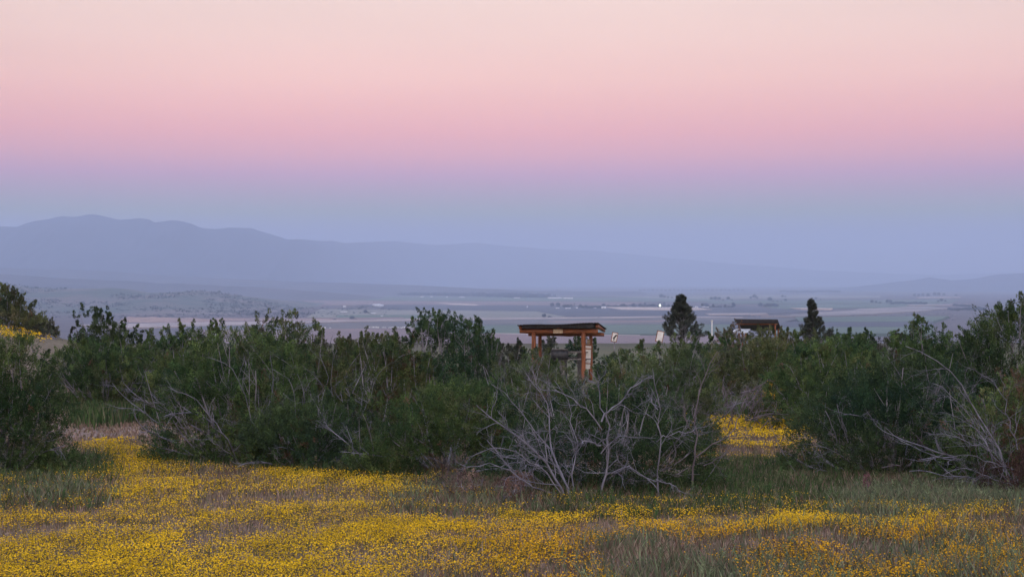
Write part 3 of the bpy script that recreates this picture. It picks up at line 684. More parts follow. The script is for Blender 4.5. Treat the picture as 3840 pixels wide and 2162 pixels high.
POLY = dict(
 flower=[([(940, 1290), (1010, 1240), (1340, 1262), (2150, 1262), (2600, 1290), (2600, 1345), (940, 1310)], .35), ([(-300, 1200), (330, 1200), (330, 1300), (-300, 1300)], .55), ([(-300, 1215), (90, 1207), (180, 1213), (330, 1205), (450, 1190), (560, 1182), (700, 1187), (850, 1206), (1000, 1215), (1110, 1210), (1090, 1235), (1010, 1255), (980, 1278), (1060, 1294), (1200, 1300), (1500, 1292), (1800, 1284), (2000, 1292), (2060, 1318), (1950, 1335), (1500, 1350), (1250, 1385), (1020, 1430), (1000, 1700), (-600, 1700)], .95),
         ([(228, 1122), (350, 1116), (372, 1140), (430, 1168), (460, 1192), (330, 1206), (270, 1180), (228, 1150)], 1.),
         ([(1700, 1056), (1900, 1056), (2030, 1066), (2030, 1104), (1900, 1092), (1700, 1088)], 1.),
         ([(0, 815), (130, 845), (130, 866), (0, 850)], 1.), ([(-40, 905), (-10, 905), (-10, 960)], .3),
         ([(1780, 1086), (2030, 1098), (2040, 1165), (1800, 1160)], .25),
         ([(1020, 1430), (1250, 1385), (1500, 1350), (1950, 1335), (2100, 1325), (3800, 1345), (3800, 1700), (1000, 1700)], .42),
         ([(1650, 1422), (2400, 1418), (2400, 1500), (1650, 1500)], .4)],
 green=[([(-300, 1215), (180, 1216), (270, 1255), (230, 1292), (-300, 1290)], .35), ([(-300, 1150), (230, 1150), (300, 1182), (335, 1207), (90, 1211), (-300, 1216)], 1.),
        ([(360, 1160), (560, 1140), (850, 1160), (1100, 1180), (1110, 1210), (1000, 1216), (850, 1207), (700, 1188), (560, 1182), (450, 1190)], 1.),
        ([(1330, 1215), (1750, 1200), (1770, 1165), (2070, 1160), (2120, 1290), (1750, 1302), (1330, 1300)], .75),
        ([(1700, 1018), (2010, 1012), (2020, 1060), (1740, 1062)], 1.), ([(170, 1012), (370, 1012), (350, 1060), (200, 1072)], 1.),
        ([(2000, 1180), (3800, 1150), (3800, 1260), (2100, 1240)], .5)],
 pale=[([(2080, 1250), (2300, 1215), (3800, 1170), (3800, 1400), (2400, 1345), (2100, 1300)], 1.),
       ([(-300, 1215), (180, 1216), (270, 1255), (230, 1292), (-300, 1290)], .22),
       ([(960, 1285), (1010, 1255), (1100, 1215), (1340, 1230), (1400, 1300), (1200, 1310), (1060, 1302)], .22),
       ([(1500, 1370), (1900, 1345), (2400, 1340), (3000, 1400), (3100, 1700), (1400, 1700)], .45)],
 dry=[([(1330, 1230), (2150, 1215), (2150, 1290), (1330, 1300)], .55), ([(960, 1270), (1340, 1240), (1400, 1305), (1060, 1302)], .6), ([(-300, 1225), (260, 1240), (240, 1296), (-300, 1300)], .4), ([(1060, 1215), (1110, 1180), (1300, 1180), (1340, 1240), (1330, 1290), (1080, 1240)], 1.),
      ([(1950, 1195), (2550, 1195), (2550, 1262), (2000, 1250)], .7), ([(2080, 1250), (2800, 1220), (2900, 1420), (2400, 1345), (2100, 1300)], .5), ([(1400, 1360), (3000, 1330), (3000, 1700), (1000, 1700), (1040, 1430)], .45),
      ([(200, 1064), (345, 1060), (350, 1112), (215, 1122)], .8), ([(440, 1190), (620, 1190), (650, 1245), (500, 1240)], .5), ([(1780, 1088), (2030, 1100), (2040, 1170), (1800, 1165)], .8),
      ([(230, 1160), (360, 1150), (470, 1190), (420, 1200)], .4)])
def weight(kind, x, y, jit=True):
    p = np.stack([x, y, gz(x, y)], -1)
    vx, vy = view_xy(p)
    s = np.clip((vy - 700) / 600, .2, 1.)
    jx = (fbm2(x, y, .9, 31) - .5) * 150 * s; jy = (fbm2(x, y, 1.1, 37) - .5) * 34 * s
    qx, qy = vx + jx, vy + jy
    if jit: qx = qx + rng.normal(0, 26, x.shape) * s; qy = qy + rng.normal(0, 7, x.shape) * s
    w = np.zeros(x.shape)
    for poly, k in POLY[kind]: w = np.maximum(w, k * inpoly(qx, qy, poly))
    if kind == 'flower':
        bare = .8 * ell(qx, qy, 590, 1275, 85, 28) + .9 * ell(qx, qy, 650, 1330, 90, 34) + .6 * ell(qx, qy, 480, 1360, 150, 20) + .8 * ell(qx, qy, 900, 1415, 300, 32) + .55 * ell(qx, qy, 480, 1330, 150, 22) + .4 * ell(qx, qy, 110, 1255, 170, 30) \
             + .8 * ell(qx, qy, 545, 1218, 75, 18) + .6 * ell(qx, qy, 340, 1285, 90, 14) + .5 * ell(qx, qy, 1150, 1345, 240, 14) + .35 * ell(qx, qy, 560, 1385, 90, 14)
        w = w * np.clip(1 - bare, 0, 1)
    return w, vx, vy

def build_ground():
    r = 3.0 * (34000 / 3.0) ** (np.linspace(0, 1, 430))
    a = np.concatenate([np.linspace(-180, -26, 40)[:-1], np.linspace(-26, 26, 300), np.linspace(26, 180, 40)[1:]])
    a = np.radians(a)
    X = r[:, None] * np.sin(a)[None]; Y = r[:, None] * np.cos(a)[None]
    Z = gz(X, Y)
    V = np.stack([X, Y, Z], -1).reshape(-1, 3)
    nr, na = X.shape
    V = np.vstack([V, [[0, 0, -1.7]]])
    i, j = np.meshgrid(np.arange(nr - 1), np.arange(na - 1), indexing='ij')
    q = np.stack([i * na + j, i * na + j + 1, (i + 1) * na + j + 1, (i + 1) * na + j], -1).reshape(-1, 4)[:, ::-1]
    c = len(V) - 1; jj = np.arange(na - 1)
    tri = np.stack([jj, jj + 1, np.full(na - 1, c)], -1)
    x, y = V[:, 0], V[:, 1]
    wf, _, _ = weight('flower', x, np.maximum(y, 5)); wg, _, _ = weight('green', x, np.maximum(y, 5)); wd, _, _ = weight('dry', x, np.maximum(y, 5)); wp, _, _ = weight('pale', x, np.maximum(y, 5))
    n1 = fbm2(x, y, 1.3, 50)[:, None]
    soil = np.array([.30, .215, .18]) * (.7 + .6 * n1)
    nearm = ((y > 5) & (y < 45))[:, None]
    wild = sstep(32, 60, y)[:, None]; n2_ = fbm2(x, y, 6., 54)[:, None]
    col = soil * (1 - wild) + wild * (np.array([.075, .085, .05]) * (1 - n2_) * 1.6 + np.array([.17, .145, .095]) * n2_)
    col = np.where(nearm, col * (1 - .45 * wf[:, None]) + .45 * wf[:, None] * np.array([.22, .155, .07]), col)
    col = np.where(nearm, col * (1 - .8 * wg[:, None]) + .8 * wg[:, None] * np.array([.035, .055, .022]), col)
    col = np.where(nearm, col * (1 - .6 * wp[:, None]) + .6 * wp[:, None] * np.array([.07, .075, .045]), col)
    far = (sstep(60, 300, np.hypot(x, y)))[:, None]
    # valley floor: mixed brush and bare soil
    nv = fbm2(x, y * .35, 700., 61, 4)[:, None]
    vc = np.array([.085, .075, .08]) * (1 - nv) * 1.3 + np.array([.15, .12, .11]) * nv
    mid = np.array([.10, .11, .06])
    col = col * (1 - far) + vc * far
    me = new_mesh('ground', V, np.r_[np.full(len(q), 4), np.full(len(tri), 3)], np.r_[q.ravel(), tri.ravel()], col, True)
    m, nt, out = mat_base('soil_and_litter')
    at_ = N(nt, 'ShaderNodeAttribute', attribute_name='tint')
    geo = N(nt, 'ShaderNodeNewGeometry'); no = N(nt, 'ShaderNodeTexNoise'); no.inputs['Scale'].default_value = 9; no.inputs['Detail'].default_value = 8; no.inputs['Roughness'].default_value = .7
    nt.links.new(geo.outputs['Position'], no.inputs['Vector'])
    n2 = N(nt, 'ShaderNodeTexNoise'); n2.inputs['Scale'].default_value = .012; n2.inputs['Detail'].default_value = 9; n2.inputs['Roughness'].default_value = .65
    nt.links.new(geo.outputs['Position'], n2.inputs['Vector'])
    mr = N(nt, 'ShaderNodeMapRange'); mr.inputs[1].default_value = .3; mr.inputs[2].default_value = .7; mr.inputs[3].default_value = .5; mr.inputs[4].default_value = 1.5
    nt.links.new(no.outputs['Fac'], mr.inputs[0])
    m2 = N(nt, 'ShaderNodeMapRange'); m2.inputs[1].default_value = .3; m2.inputs[2].default_value = .7; m2.inputs[3].default_value = .7; m2.inputs[4].default_value = 1.3
    nt.links.new(n2.outputs['Fac'], m2.inputs[0])
    mu = N(nt, 'ShaderNodeMath', operation='MULTIPLY'); nt.links.new(mr.outputs[0], mu.inputs[0]); nt.links.new(m2.outputs[0], mu.inputs[1])
    vm = N(nt, 'ShaderNodeVectorMath', operation='SCALE'); nt.links.new(at_.outputs['Color'], vm.inputs[0]); nt.links.new(mu.outputs[0], vm.inputs['Scale'])
    d = N(nt, 'ShaderNodeBsdfDiffuse'); nt.links.new(vm.outputs[0], d.inputs[0])
    bp = N(nt, 'ShaderNodeBump'); bp.inputs['Strength'].default_value = .6; bp.inputs['Distance'].default_value = .03
    nt.links.new(no.outputs['Fac'], bp.inputs['Height']); nt.links.new(bp.outputs[0], d.inputs['Normal'])
    nt.links.new(d.outputs[0], out.inputs[0])
    tag(link('ground', me, m), kind='structure')
build_ground()

# ------------------------------------------------------------------ ground cover
def scatter(n, y0, y1, k=.50, pad=1.6):
    u = rng.uniform(0, 1, n); y = np.sqrt(y0 ** 2 + u * (y1 ** 2 - y0 ** 2))
    x = rng.uniform(-1, 1, n) * (k * y + pad)
    return x, y

def blades(x, y, h, w, lean, tint, head=0.0):
    z = gz(x, y); b = np.stack([x, y, z], -1); n = len(x)
    az = rng.uniform(0, 2 * np.pi, n); ld = np.stack([np.cos(az), np.sin(az), 0 * az], -1)
    wv = norm(np.stack([rng.normal(0, 1, n) , rng.normal(0, .5, n), 0 * az], -1)) * (w / 2)[:, None]
    l = (lean * rng.uniform(.2, 1.2, n) * h)[:, None]
    up = np.array([0, 0, 1.])
    p1 = b + up * (h * .55)[:, None] + ld * l * .35; p2 = b + up * h[:, None] + ld * l
    wm = 1 + head
    V = np.stack([b - wv, b + wv, p1 + wv * wm, p2, p1 - wv * wm], 1).reshape(-1, 3)
    T = np.repeat(tint * rng.uniform(.75, 1.25, (n, 1)), 5, 0)
    return V, T

def blade_mesh(name, parts):
    V = np.concatenate([p[0] for p in parts]); T = np.concatenate([p[1] for p in parts]); n = len(V) // 5
    b = (np.arange(n) * 5)[:, None]
    L = np.concatenate([b + np.array([[0, 1, 2, 4]]), b + np.array([[2, 3, 4]])], 1)
    return new_mesh(name, V, np.tile([4, 3], n), L.ravel(), T)

# yellow goldfields
parts = []; fV, fT = [], []; stemparts = []
for (y0, y1, dens, rad) in ((9.0, 15, 4600, .0066), (15, 24, 2700, .0080), (24, 40, 800, .0165), (42, 50, 300, .03)):
    area = (y1 ** 2 - y0 ** 2) * .50 + 3.2 * (y1 - y0)
    x, y = scatter(int(area * dens), y0, y1)
    w, vx, vy = weight('flower', x, y)
    pat = fbm2(x, y * 1.0, .30, 71) * .5 + fbm2(x, y, 1.3, 77) * .5
    p = w * np.where(w > .5, sstep(.34, .60, pat), sstep(.40, .60, pat) * 1.9)
    keep = rng.uniform(size=len(x)) < p
    x, y, vx, vy, w = x[keep], y[keep], vx[keep], vy[keep], w[keep]
    n = len(x); h = rng.uniform(.035, .12, n) + .03 * (y > 24)
    z = gz(x, y) + h
    c = np.stack([x, y, z], -1)
    nr = norm(np.stack([rng.normal(0, .45, n), rng.normal(-.35, .45, n), np.ones(n)], -1))
    U = norm(np.cross(nr, [1., .2, 0])); W = np.cross(nr, U)
    S = 6 if y0 < 15 else 4
    rr = rad * rng.uniform(.5, 1.25, n) * (.75 + .5 * fbm2(x, y, .6, 84))
    a = (np.arange(S) / S * 2 * np.pi)[None] + rng.uniform(0, 6, (n, 1))
    ring = c[:, None] + rr[:, None, None] * (np.cos(a)[..., None] * U[:, None] + np.sin(a)[..., None] * W[:, None])
    orange = (sstep(900, 1500, vx + rng.normal(0, 120, n)) * sstep(1318, 1360, vy))[:, None]
    tn = np.array([.88, .55, .03]) * (1 - orange) + np.array([.80, .43, .025]) * orange
    tn = tn * rng.uniform(.5, 1.15, (n, 1)) * (.72 + .5 * fbm2(x, y, .35, 83))[:, None]
    fV.append((ring, tn, S))
    # supporting stems, one in three
    s = rng.uniform(size=n) < .25
    stemparts.append(blades(x[s], y[s], h[s], np.full(s.sum(), .0035) * (1 if y0 < 15 else 1.6), .15, pick(np.array([[.12, .12, .05], [.17, .11, .06], [.09, .11, .045]]), s.sum())))
V = np.concatenate([r.reshape(-1, 3) for r, _, _ in fV]); T = np.concatenate([np.repeat(t, s, 0) for _, t, s in fV])
fn = np.concatenate([np.full(len(t), s) for _, t, s in fV])
o = link('goldfield_flowers', new_mesh('goldfield_flowers', V, fn, np.arange(len(V)), T), M['petal'])
tag(o, 'carpet of tiny yellow and orange wildflowers covering the foreground', 'wildflowers', kind='stuff')
print('flowers', len(fn))

def cover(name, label, cat, specs):
    ps = []
    for (kind, y0, y1, dens, hlo, hhi, w, lean, pal, head, thr) in specs:
        area = (y1 ** 2 - y0 ** 2) * .50 + 3.2 * (y1 - y0)
        x, y = scatter(int(area * dens), y0, y1)
        if kind: wt, _, _ = weight(kind, x, y)
        else: wt = np.ones(len(x))
        pat = fbm2(x, y, .8, 91 + len(ps)) * .6 + fbm2(x, y, 2.6, 95) * .4
        k = rng.uniform(size=len(x)) < wt * sstep(thr, thr + .2, pat)
        x, y = x[k], y[k]; n = len(x)
        if not n: continue
        pt = fbm2(x, y, 1.2, 99)
        h = rng.uniform(hlo, hhi, n) * (.7 + .6 * pt)
        ps.append(blades(x, y, h, np.full(n, w) * (y / 14) ** .5, lean, pick(np.array(pal), n, .25), head))
    me = blade_mesh(name, ps); print(name, len(me.polygons))
    return tag(link(name, me, M['herb']), label, cat, kind='stuff')
BR = [[.31, .21, .165], [.25, .165, .14], [.38, .29, .21], [.21, .16, .11], [.17, .165, .09]]
ps = stemparts
me = blade_mesh('flower_stems', ps)
tag(link('flower_stems', me, M['herb']), 'fine green and brown stems of the yellow wildflower carpet', 'wildflowers', kind='stuff')
cover('dry_grass', 'short purplish brown dried grass and litter between the yellow flowers', 'dry grass', [
 (None, 9., 16, 900, .03, .09, .0045, .5, BR, .3, .10), (None, 16, 26, 300, .04, .12, .007, .5, BR, .3, .15), (None, 26, 42, 70, .03, .08, .012, .5, BR, .3, .15),
 ('dry', 9., 20, 750, .06, .17, .0055, .6, [[.22, .15, .11], [.17, .10, .08], [.30, .23, .17], [.12, .11, .07], [.16, .16, .10]], .8, .3),
 ('dry', 20, 40, 150, .04, .10, .012, .5, [[.28, .21, .15], [.24, .16, .12]], .8, .3)])
GR = [[.055, .10, .036], [.08, .125, .045], [.05, .08, .038], [.11, .125, .062], [.14, .13, .078]]
cover('green_grass', 'deep green grass growing at the feet of the bushes', 'grass', [
 ('green', 12., 26, 1100, .05, .17, .0055, .45, GR, .5, .2), ('green', 12., 26, 60, .14, .26, .006, .4, GR, .6, .3), ('green', 26, 44, 240, .15, .4, .015, .35, GR, .5, .2),
 (None, 9.5, 20, 40, .05, .13, .0045, .5, GR, .4, .45)])
PA = [[.14, .175, .09], [.20, .23, .13], [.12, .14, .09], [.20, .18, .12]]
cover('pale_herbs', 'pale grey green leafy herbs in the right foreground and around the dry clump', 'herbs', [
 ('pale', 9.5, 20, 900, .07, .20, .0065, .6, PA, .8, .30), ('pale', 9.5, 20, 80, .10, .20, .0045, .5, PA, .8, .35)])

# herb plants one could count: leafy stalks at right and along the bush edge
def herb(V_, T_, x, y, h, tint, nl=24, ll=.042, lw=.012):
    z = float(gz(x, y)); t = rng.uniform(.1, 1, nl)
    ax = norm(np.array([rng.normal(0, .12), rng.normal(0, .12), 1.]))
    P = np.array([x, y, z]) + ax * (t * h)[:, None]
    A = norm(np.stack([rng.normal(0, 1, nl), rng.normal(0, 1, nl), rng.uniform(.4, 1.6, nl)], -1))
    w = norm(np.cross(A, rng.normal(size=A.shape)))
    L = ll * (1.2 - .6 * t)[:, None] * rng.uniform(.7, 1.3, (nl, 1))
    V_.append(np.stack([P, P + A * L * .45 + w * lw / 2, P + A * L, P + A * L * .45 - w * lw / 2], 1).reshape(-1, 3))
    T_.append(np.repeat(tint * rng.uniform(.75, 1.3, (nl, 1)), 4, 0))
Vh, Th = [], []
x, y = scatter(15000, 9.5, 20)
wp_, _, _ = weight('pale', x, y); k = rng.uniform(size=len(x)) < wp_ * .55 * sstep(.35, .6, fbm2(x, y, 1.0, 13))
for a, b in zip(x[k], y[k]): herb(Vh, Th, a, b, rng.uniform(.08, .24), np.array(PA[rng.integers(3)]) * 1.2)
x, y = scatter(6000, 13, 24)
wg_, _, _ = weight('green', x, y); k = rng.uniform(size=len(x)) < wg_ * .6
for a, b in zip(x[k], y[k]): herb(Vh, Th, a, b, rng.uniform(.10, .26), np.array(GR[rng.integers(5)]) * 1.5)
V = np.concatenate(Vh); T = np.concatenate(Th); n = len(V) // 4
tag(link('leafy_herbs', new_mesh('leafy_herbs', V, np.full(n, 4), np.arange(4 * n), T), M['herb']), 'leafy wild herbs standing above the grass along the bush edge', 'herbs', kind='stuff')
# a single pink flowering spike at the right
b = ground_at(2181, 16.2); b[2] += .0
pk = empty('pink_wildflower', b, 'single dusty pink wildflower spike among the pale herbs at the right', 'flower')
n = 60; t = rng.uniform(.55, 1, n); P = np.stack([rng.normal(0, .022, n), rng.normal(0, .022, n), t * .30], -1)
V, T = leaves(P, norm(rng.normal(0, .5, P.shape) + [0, 0, 1]), np.full(n, .03), np.full(n, .015), pick(np.array([[.26, .10, .14], [.20, .10, .11]]), n), 3, .022, .008)
link('petals', tri_mesh('petals', V, T), M['petal'], pk)
m = MB(); m.tube([(0, 0, 0), (.01, 0, .15), (0, .01, .3)], [.006, .005, .003], 5); m.build('stalk', M['darkdead'], pk)

# ------------------------------------------------------------------ mountains and hills
def crest_terrain(name, pts, dist, half, base, mats, relief=.25, seed=0, sx0=-2600, sx1=6400, nx=420, ny=47, zpow=1.25, wob=0.0, tail=0):
    a = np.array(pts, float)
    sx = np.linspace(sx0, sx1, nx)
    sy = np.interp(sx, a[:, 0], a[:, 1])
    if not np.isscalar(dist): dist = np.interp(sx, [p[0] for p in dist], [p[1] for p in dist])
    H = (1050 - sy) / F * dist - base
    H = H + (fbm2(sx, 0 * sx, 60., seed + 3) - .5) * wob
    H = np.maximum(H, 0)
    t = np.linspace(-1, 1, ny)
    S, Tt = np.meshgrid(sx, t)
    prof = np.clip(1 - np.abs(Tt), 0, 1) ** zpow
    Y = dist + Tt * half
    X = (S - 1920) / F * dist * (1 + 0 * Tt)
    nzv = fbm2(X, Y, half * .35, seed, 5)
    ridge = 1 - np.abs(fbm2(X, Y, half * .22, seed + 20, 4) - .5) * 2
    hh = H[None] * (prof * (1 + (nzv - .5) * relief * (1 - prof) * 3) - (1 - ridge) * relief * .9 * np.sin(np.pi * np.clip(prof, 0, 1)))
    Z = base - 3 + np.maximum(hh, 0)
    Z[0] = base - 8; Z[-1] = base - 8
    V = np.stack([X, Y, Z], -1).reshape(-1, 3)
    i, j = np.meshgrid(np.arange(ny - 1), np.arange(nx - 1), indexing='ij')
    q = np.stack([i * nx + j, i * nx + j + 1, (i + 1) * nx + j + 1, (i + 1) * nx + j], -1).reshape(-1, 4)
    return tag(link(name, new_mesh(name, V, np.full(len(q), 4), q.ravel(), None, True), mats), kind='structure')
M['mount'] = noise_mat('mountain_scrub_air_blue', (.018, .026, .045), (.04, .05, .075), .0018, .95, bump=0, detail=8)  # dark scrub; blue of the distant air is put into its colour
M['hill'] = noise_mat('grassy_hill_scrub', (.035, .058, .038), (.13, .10, .085), .0035, .95, bump=0, detail=9, lo=.4, hi=.6)
M['hill2'] = noise_mat('far_hill_scrub', (.018, .022, .03), (.06, .05, .055), .003, .95, bump=0, detail=8)
crest_terrain('mountain', [(-2600, 900), (-1500, 860), (-700, 800), (-300, 835), (0, 847), (61, 848), (101, 836), (160, 824), (227, 811), (272, 813), (323, 802), (353, 803), (390, 809), (444, 823), (525, 818), (560, 823), (580, 835), (610, 832), (641, 825), (680, 828), (716, 836), (752, 852), (812, 858), (858, 853), (944, 856), (975, 866), (1009, 874), (1075, 896), (1135, 897), (1211, 902), (1241, 900), (1292, 911), (1400, 905), (1490, 902), (1560, 910), (1640, 917), (1789, 909), (1860, 918), (1938, 924), (2087, 936), (2236, 939), (2385, 954), (2700, 985), (3100, 1015), (3500, 1030), (4500, 1000), (7000, 980)], [(-2600, 15000), (700, 15500), (1100, 17000), (1300, 20500), (1700, 26500), (2300, 31000), (7000, 31000)], 2600, VALLEY, M['mount'], seed=5, wob=20, nx=1100)
crest_terrain('mountain', [(-2600, 1100), (3100, 1086), (3300, 1062), (3426, 1050), (3486, 1040), (3567, 1050), (3607, 1049), (3688, 1037), (3749, 1028), (3837, 1024), (4200, 1000), (4800, 960), (6400, 930)], 17500, 2200, VALLEY, M['mount'], seed=25, wob=16, sx0=2900)
crest_terrain('hills', [(-2600, 960), (-800, 985), (0, 1002), (353, 1012), (706, 1037), (1110, 1055), (1500, 1066), (2000, 1090), (6400, 1100)], 12600, 1500, VALLEY, M['hill2'], seed=35, sx1=2400, nx=260, wob=10)
crest_terrain('hills', [(-2600, 980), (-800, 1005), (0, 1025), (202, 1040), (404, 1048), (605, 1059), (782, 1065), (1009, 1078), (1250, 1095), (1500, 1120), (2000, 1125)], 9600, 1300, VALLEY, M['hill2'], seed=45, sx1=1700, nx=260, wob=10)
hill_pts = [(-2600, 1010), (-900, 1040), (0, 1060), (126, 1077), (227, 1080), (429, 1078), (484, 1080), (550, 1095), (590, 1096), (690, 1089), (757, 1087), (858, 1100), (1009, 1120), (1120, 1140), (1200, 1155)]
nearhill = crest_terrain('hills', hill_pts, 6300, 1500, VALLEY, M['hill'], seed=55, sx1=1400, nx=300, wob=4, relief=.12, zpow=1.0)
# eroded pink bank of the wash
crest_terrain('river_bank', [(-2600, 1160), (0, 1172), (500, 1183), (900, 1190), (1500, 1196), (1700, 1203)], 4150, 130, VALLEY, noise_mat('pink_clay_bank', (.26, .16, .13), (.36, .23, .18), .02, .95, bump=0), seed=66, sx0=480, sx1=1900, nx=500, relief=.5, wob=8, zpow=.6)

# ------------------------------------------------------------------ fields, river wash: thin sheets on the valley floor
def flat(sx, sy):
    y = -VALLEY * F / np.maximum(np.asarray(sy, float) - 1050, 3) ; return np.stack([(np.asarray(sx, float) - 1920) / F * y, y], -1)
NF = [0]
def sheet(name, poly, c1, c2, rough_edge=0.0, scale=.004):
    P = flat(*np.array(poly, float).T)
    Q = []
    for i in range(len(P)):
        a, b = P[i], P[(i + 1) % len(P)]
        for t in np.linspace(0, 1, 9)[:-1]: Q.append(a * (1 - t) + b * t)
    Q = np.array(Q)
    Q = Q + (np.stack([fbm2(Q[:, 0], Q[:, 1], 300., 7), fbm2(Q[:, 0], Q[:, 1], 300., 8)], -1) - .5) * rough_edge
    NF[0] += 1; z = VALLEY + .35 + .3 * NF[0]
    V = np.concatenate([np.c_[Q, np.full(len(Q), z)], np.c_[Q, np.full(len(Q), VALLEY - 1)]]); n = len(Q)
    ar = sum(Q[i][0] * Q[(i + 1) % n][1] - Q[(i + 1) % n][0] * Q[i][1] for i in range(n))
    top = list(range(n)) if ar > 0 else list(range(n))[::-1]
    L = top; cn = [n]
    for i in range(n): L = L + [i, (i + 1) % n, n + (i + 1) % n, n + i]; cn.append(4)
    tag(link(name, new_mesh(name, V, cn, L), noise_mat(name + '_soil', c1, c2, scale, .95, bump=0, detail=8, stretch=(1, .6, 1))), kind='structure')
GRN = ((.05, .085, .05), (.08, .12, .065)); PUR = ((.022, .026, .040), (.045, .044, .055)); RED = ((.16, .10, .085), (.22, .14, .12)); TAN = ((.42, .31, .24), (.56, .42, .33)); PALE = ((.16, .15, .115), (.22, .20, .155)); PINK = ((.155, .095, .085), (.205, .125, .11)); WASH = ((.26, .20, .18), (.40, .31, .27)); SCRUB = ((.055, .055, .055), (.12, .10, .09))
sheet('field', [(900, 1096), (4300, 1088), (4300, 1102), (2400, 1112), (1300, 1112)], *SCRUB)
sheet('field', [(1180, 1110), (2700, 1117), (2650, 1131), (1200, 1126)], *GRN)
sheet('field', [(2300, 1112), (2900, 1104), (3300, 1108), (3300, 1117), (2500, 1121)], *PALE)
sheet('field', [(2600, 1126), (3600, 1124), (3560, 1136), (2680, 1139)], *GRN)
sheet('field', [(2900, 1142), (3540, 1138), (3500, 1152), (2850, 1160)], *GRN)
sheet('field', [(1130, 1127), (2420, 1133), (2330, 1147), (1200, 1145)], *RED)
sheet('field', [(1330, 1143), (2800, 1149), (3060, 1168), (2700, 1190), (2100, 1190), (1980, 1172), (1500, 1163)], *PUR)
sheet('field', [(1625, 1135), (1780, 1142), (1800, 1147), (1700, 1144)], *TAN)
sheet('field', [(1200, 1161), (2010, 1170), (2120, 1190), (1900, 1196), (1150, 1193)], *PALE)
sheet('field', [(1270, 1184), (1640, 1184), (1600, 1196), (1250, 1198)], *GRN)
sheet('field', [(2265, 1153), (2330, 1153.5), (2600, 1155), (2670, 1163), (2560, 1166), (2330, 1163)], *TAN, scale=.01)
sheet('river_wash', [(300, 1222), (800, 1212), (1150, 1206), (1500, 1198), (2100, 1193), (2500, 1189), (2800, 1192), (2800, 1195), (2500, 1194), (2050, 1199), (1500, 1207), (1200, 1213), (800, 1226), (400, 1236)], *WASH, rough_edge=70, scale=.01)
sheet('river_wash', [(800, 1196), (1200, 1196), (1500, 1194), (1520, 1200), (1150, 1206), (800, 1211)], *PINK, rough_edge=60)
sheet('river_wash', [(2850, 1190), (3100, 1172), (3200, 1160), (3480, 1152), (3620, 1160), (3400, 1172), (3300, 1180), (3000, 1190)], (.17, .14, .13), (.34, .27, .24), rough_edge=220, scale=.004)
sheet('river_wash', [(2960, 1157), (3110, 1159), (3100, 1162), (2990, 1161)], *TAN, rough_edge=60)
sheet('river_wash', [(2640, 1180), (2860, 1178), (2880, 1182), (2660, 1184)], *WASH, rough_edge=40)
sheet('river_wash', [(3440, 1116), (3600, 1114), (3600, 1117), (3440, 1119)], *WASH, rough_edge=60)
sheet('river_wash', [(3400, 1146), (3640, 1143), (3640, 1147), (3400, 1149)], *WASH, rough_edge=60)
sheet('scrub_flat', [(700, 1232), (1500, 1212), (2100, 1202), (2600, 1197), (3000, 1200), (2900, 1222), (2200, 1225), (1500, 1240), (700, 1246)], *SCRUB, rough_edge=60)
sheet('field', [(2050, 1212), (2500, 1208), (2480, 1216), (2080, 1218)], *RED)
sheet('field', [(2980, 1196), (3560, 1192), (3500, 1214), (3000, 1214)], *GRN)
sheet('field', [(2700, 1216), (3500, 1215), (3500, 1234), (2700, 1238)], *PUR)
sheet('field', [(1540, 1232), (2000, 1228), (2740, 1226), (2740, 1262), (2100, 1266), (1700, 1258)], *GRN)
sheet('field', [(2900, 1238), (3500, 1236), (3500, 1262), (2900, 1262)], *GRN)
sheet('field', [(700, 1249), (1560, 1243), (1720, 1262), (2150, 1270), (2700, 1272), (2700, 1330), (700, 1330)], *PINK)
sheet('farm_track', [(1850, 1262), (2060, 1266), (2400, 1270), (2400, 1272.5), (2040, 1269), (1850, 1265)], *WASH)

# ------------------------------------------------------------------ far scrub, orchard, trees
def blob(V_, T_, c, h, w, tint, n=14):
    p = c + rng.normal(0, 1, (n, 3)) * np.array([w * .33, w * .33, h * .25]) + np.array([0, 0, h * .5])
    s = rng.uniform(.25, .5, (n, 1)) * max(w, h) * .8
    a = norm(rng.normal(size=(n, 3))) * s; b_ = norm(rng.normal(size=(n, 3))) * s
    V_.append(np.stack([p, p + a, p + b_], 1).reshape(-1, 3) - [0, 0, h * .05]); T_.append(np.repeat(tint * rng.uniform(.8, 1.2, (n, 1)), 3, 0))
hv = np.empty(len(nearhill.data.vertices) * 3, np.float32); nearhill.data.vertices.foreach_get('co', hv); hv = hv.reshape(47, 300, 3)
Vs, Ts = [], []
for k in range(2600):
    i = rng.integers(2, 24); j = rng.integers(170, 298); f, g = rng.uniform(size=2)
    c = (hv[i, j] * (1 - f) + hv[i + 1, j] * f) * (1 - g) + (hv[i, j + 1] * (1 - f) + hv[i + 1, j + 1] * f) * g
    if noise3(np.array([c[0] / 260., c[1] / 260., 0]), 3) < .42: continue
    blob(Vs, Ts, c - [0, 0, 1], rng.uniform(4, 8), rng.uniform(9, 26), np.array([.02, .032, .026]), 8)
for k in range(900):
    sx, sy = rng.uniform(-100, 1500), rng.uniform(1150, 1192)
    q = flat(sx, sy); blob(Vs, Ts, np.array([q[0], q[1], VALLEY + .2]), rng.uniform(2, 5), rng.uniform(6, 16), np.array([.025, .032, .03]), 8)
for k in range(1500):
    sx = rng.uniform(650, 3600); sy = rng.uniform(1200, 1226) if sx < 2800 else rng.uniform(1150, 1200)
    q = flat(sx, sy); blob(Vs, Ts, np.array([q[0], q[1], VALLEY + .2]), rng.uniform(1.5, 3.5), rng.uniform(3, 9), np.array([.03, .034, .034]), 7)
tag(link('desert_scrub', tri_mesh('desert_scrub', np.concatenate(Vs), np.concatenate(Ts)), M['farleaf']), 'dark scrub bushes dotting the far hillsides and river flats', 'scrub', kind='stuff')
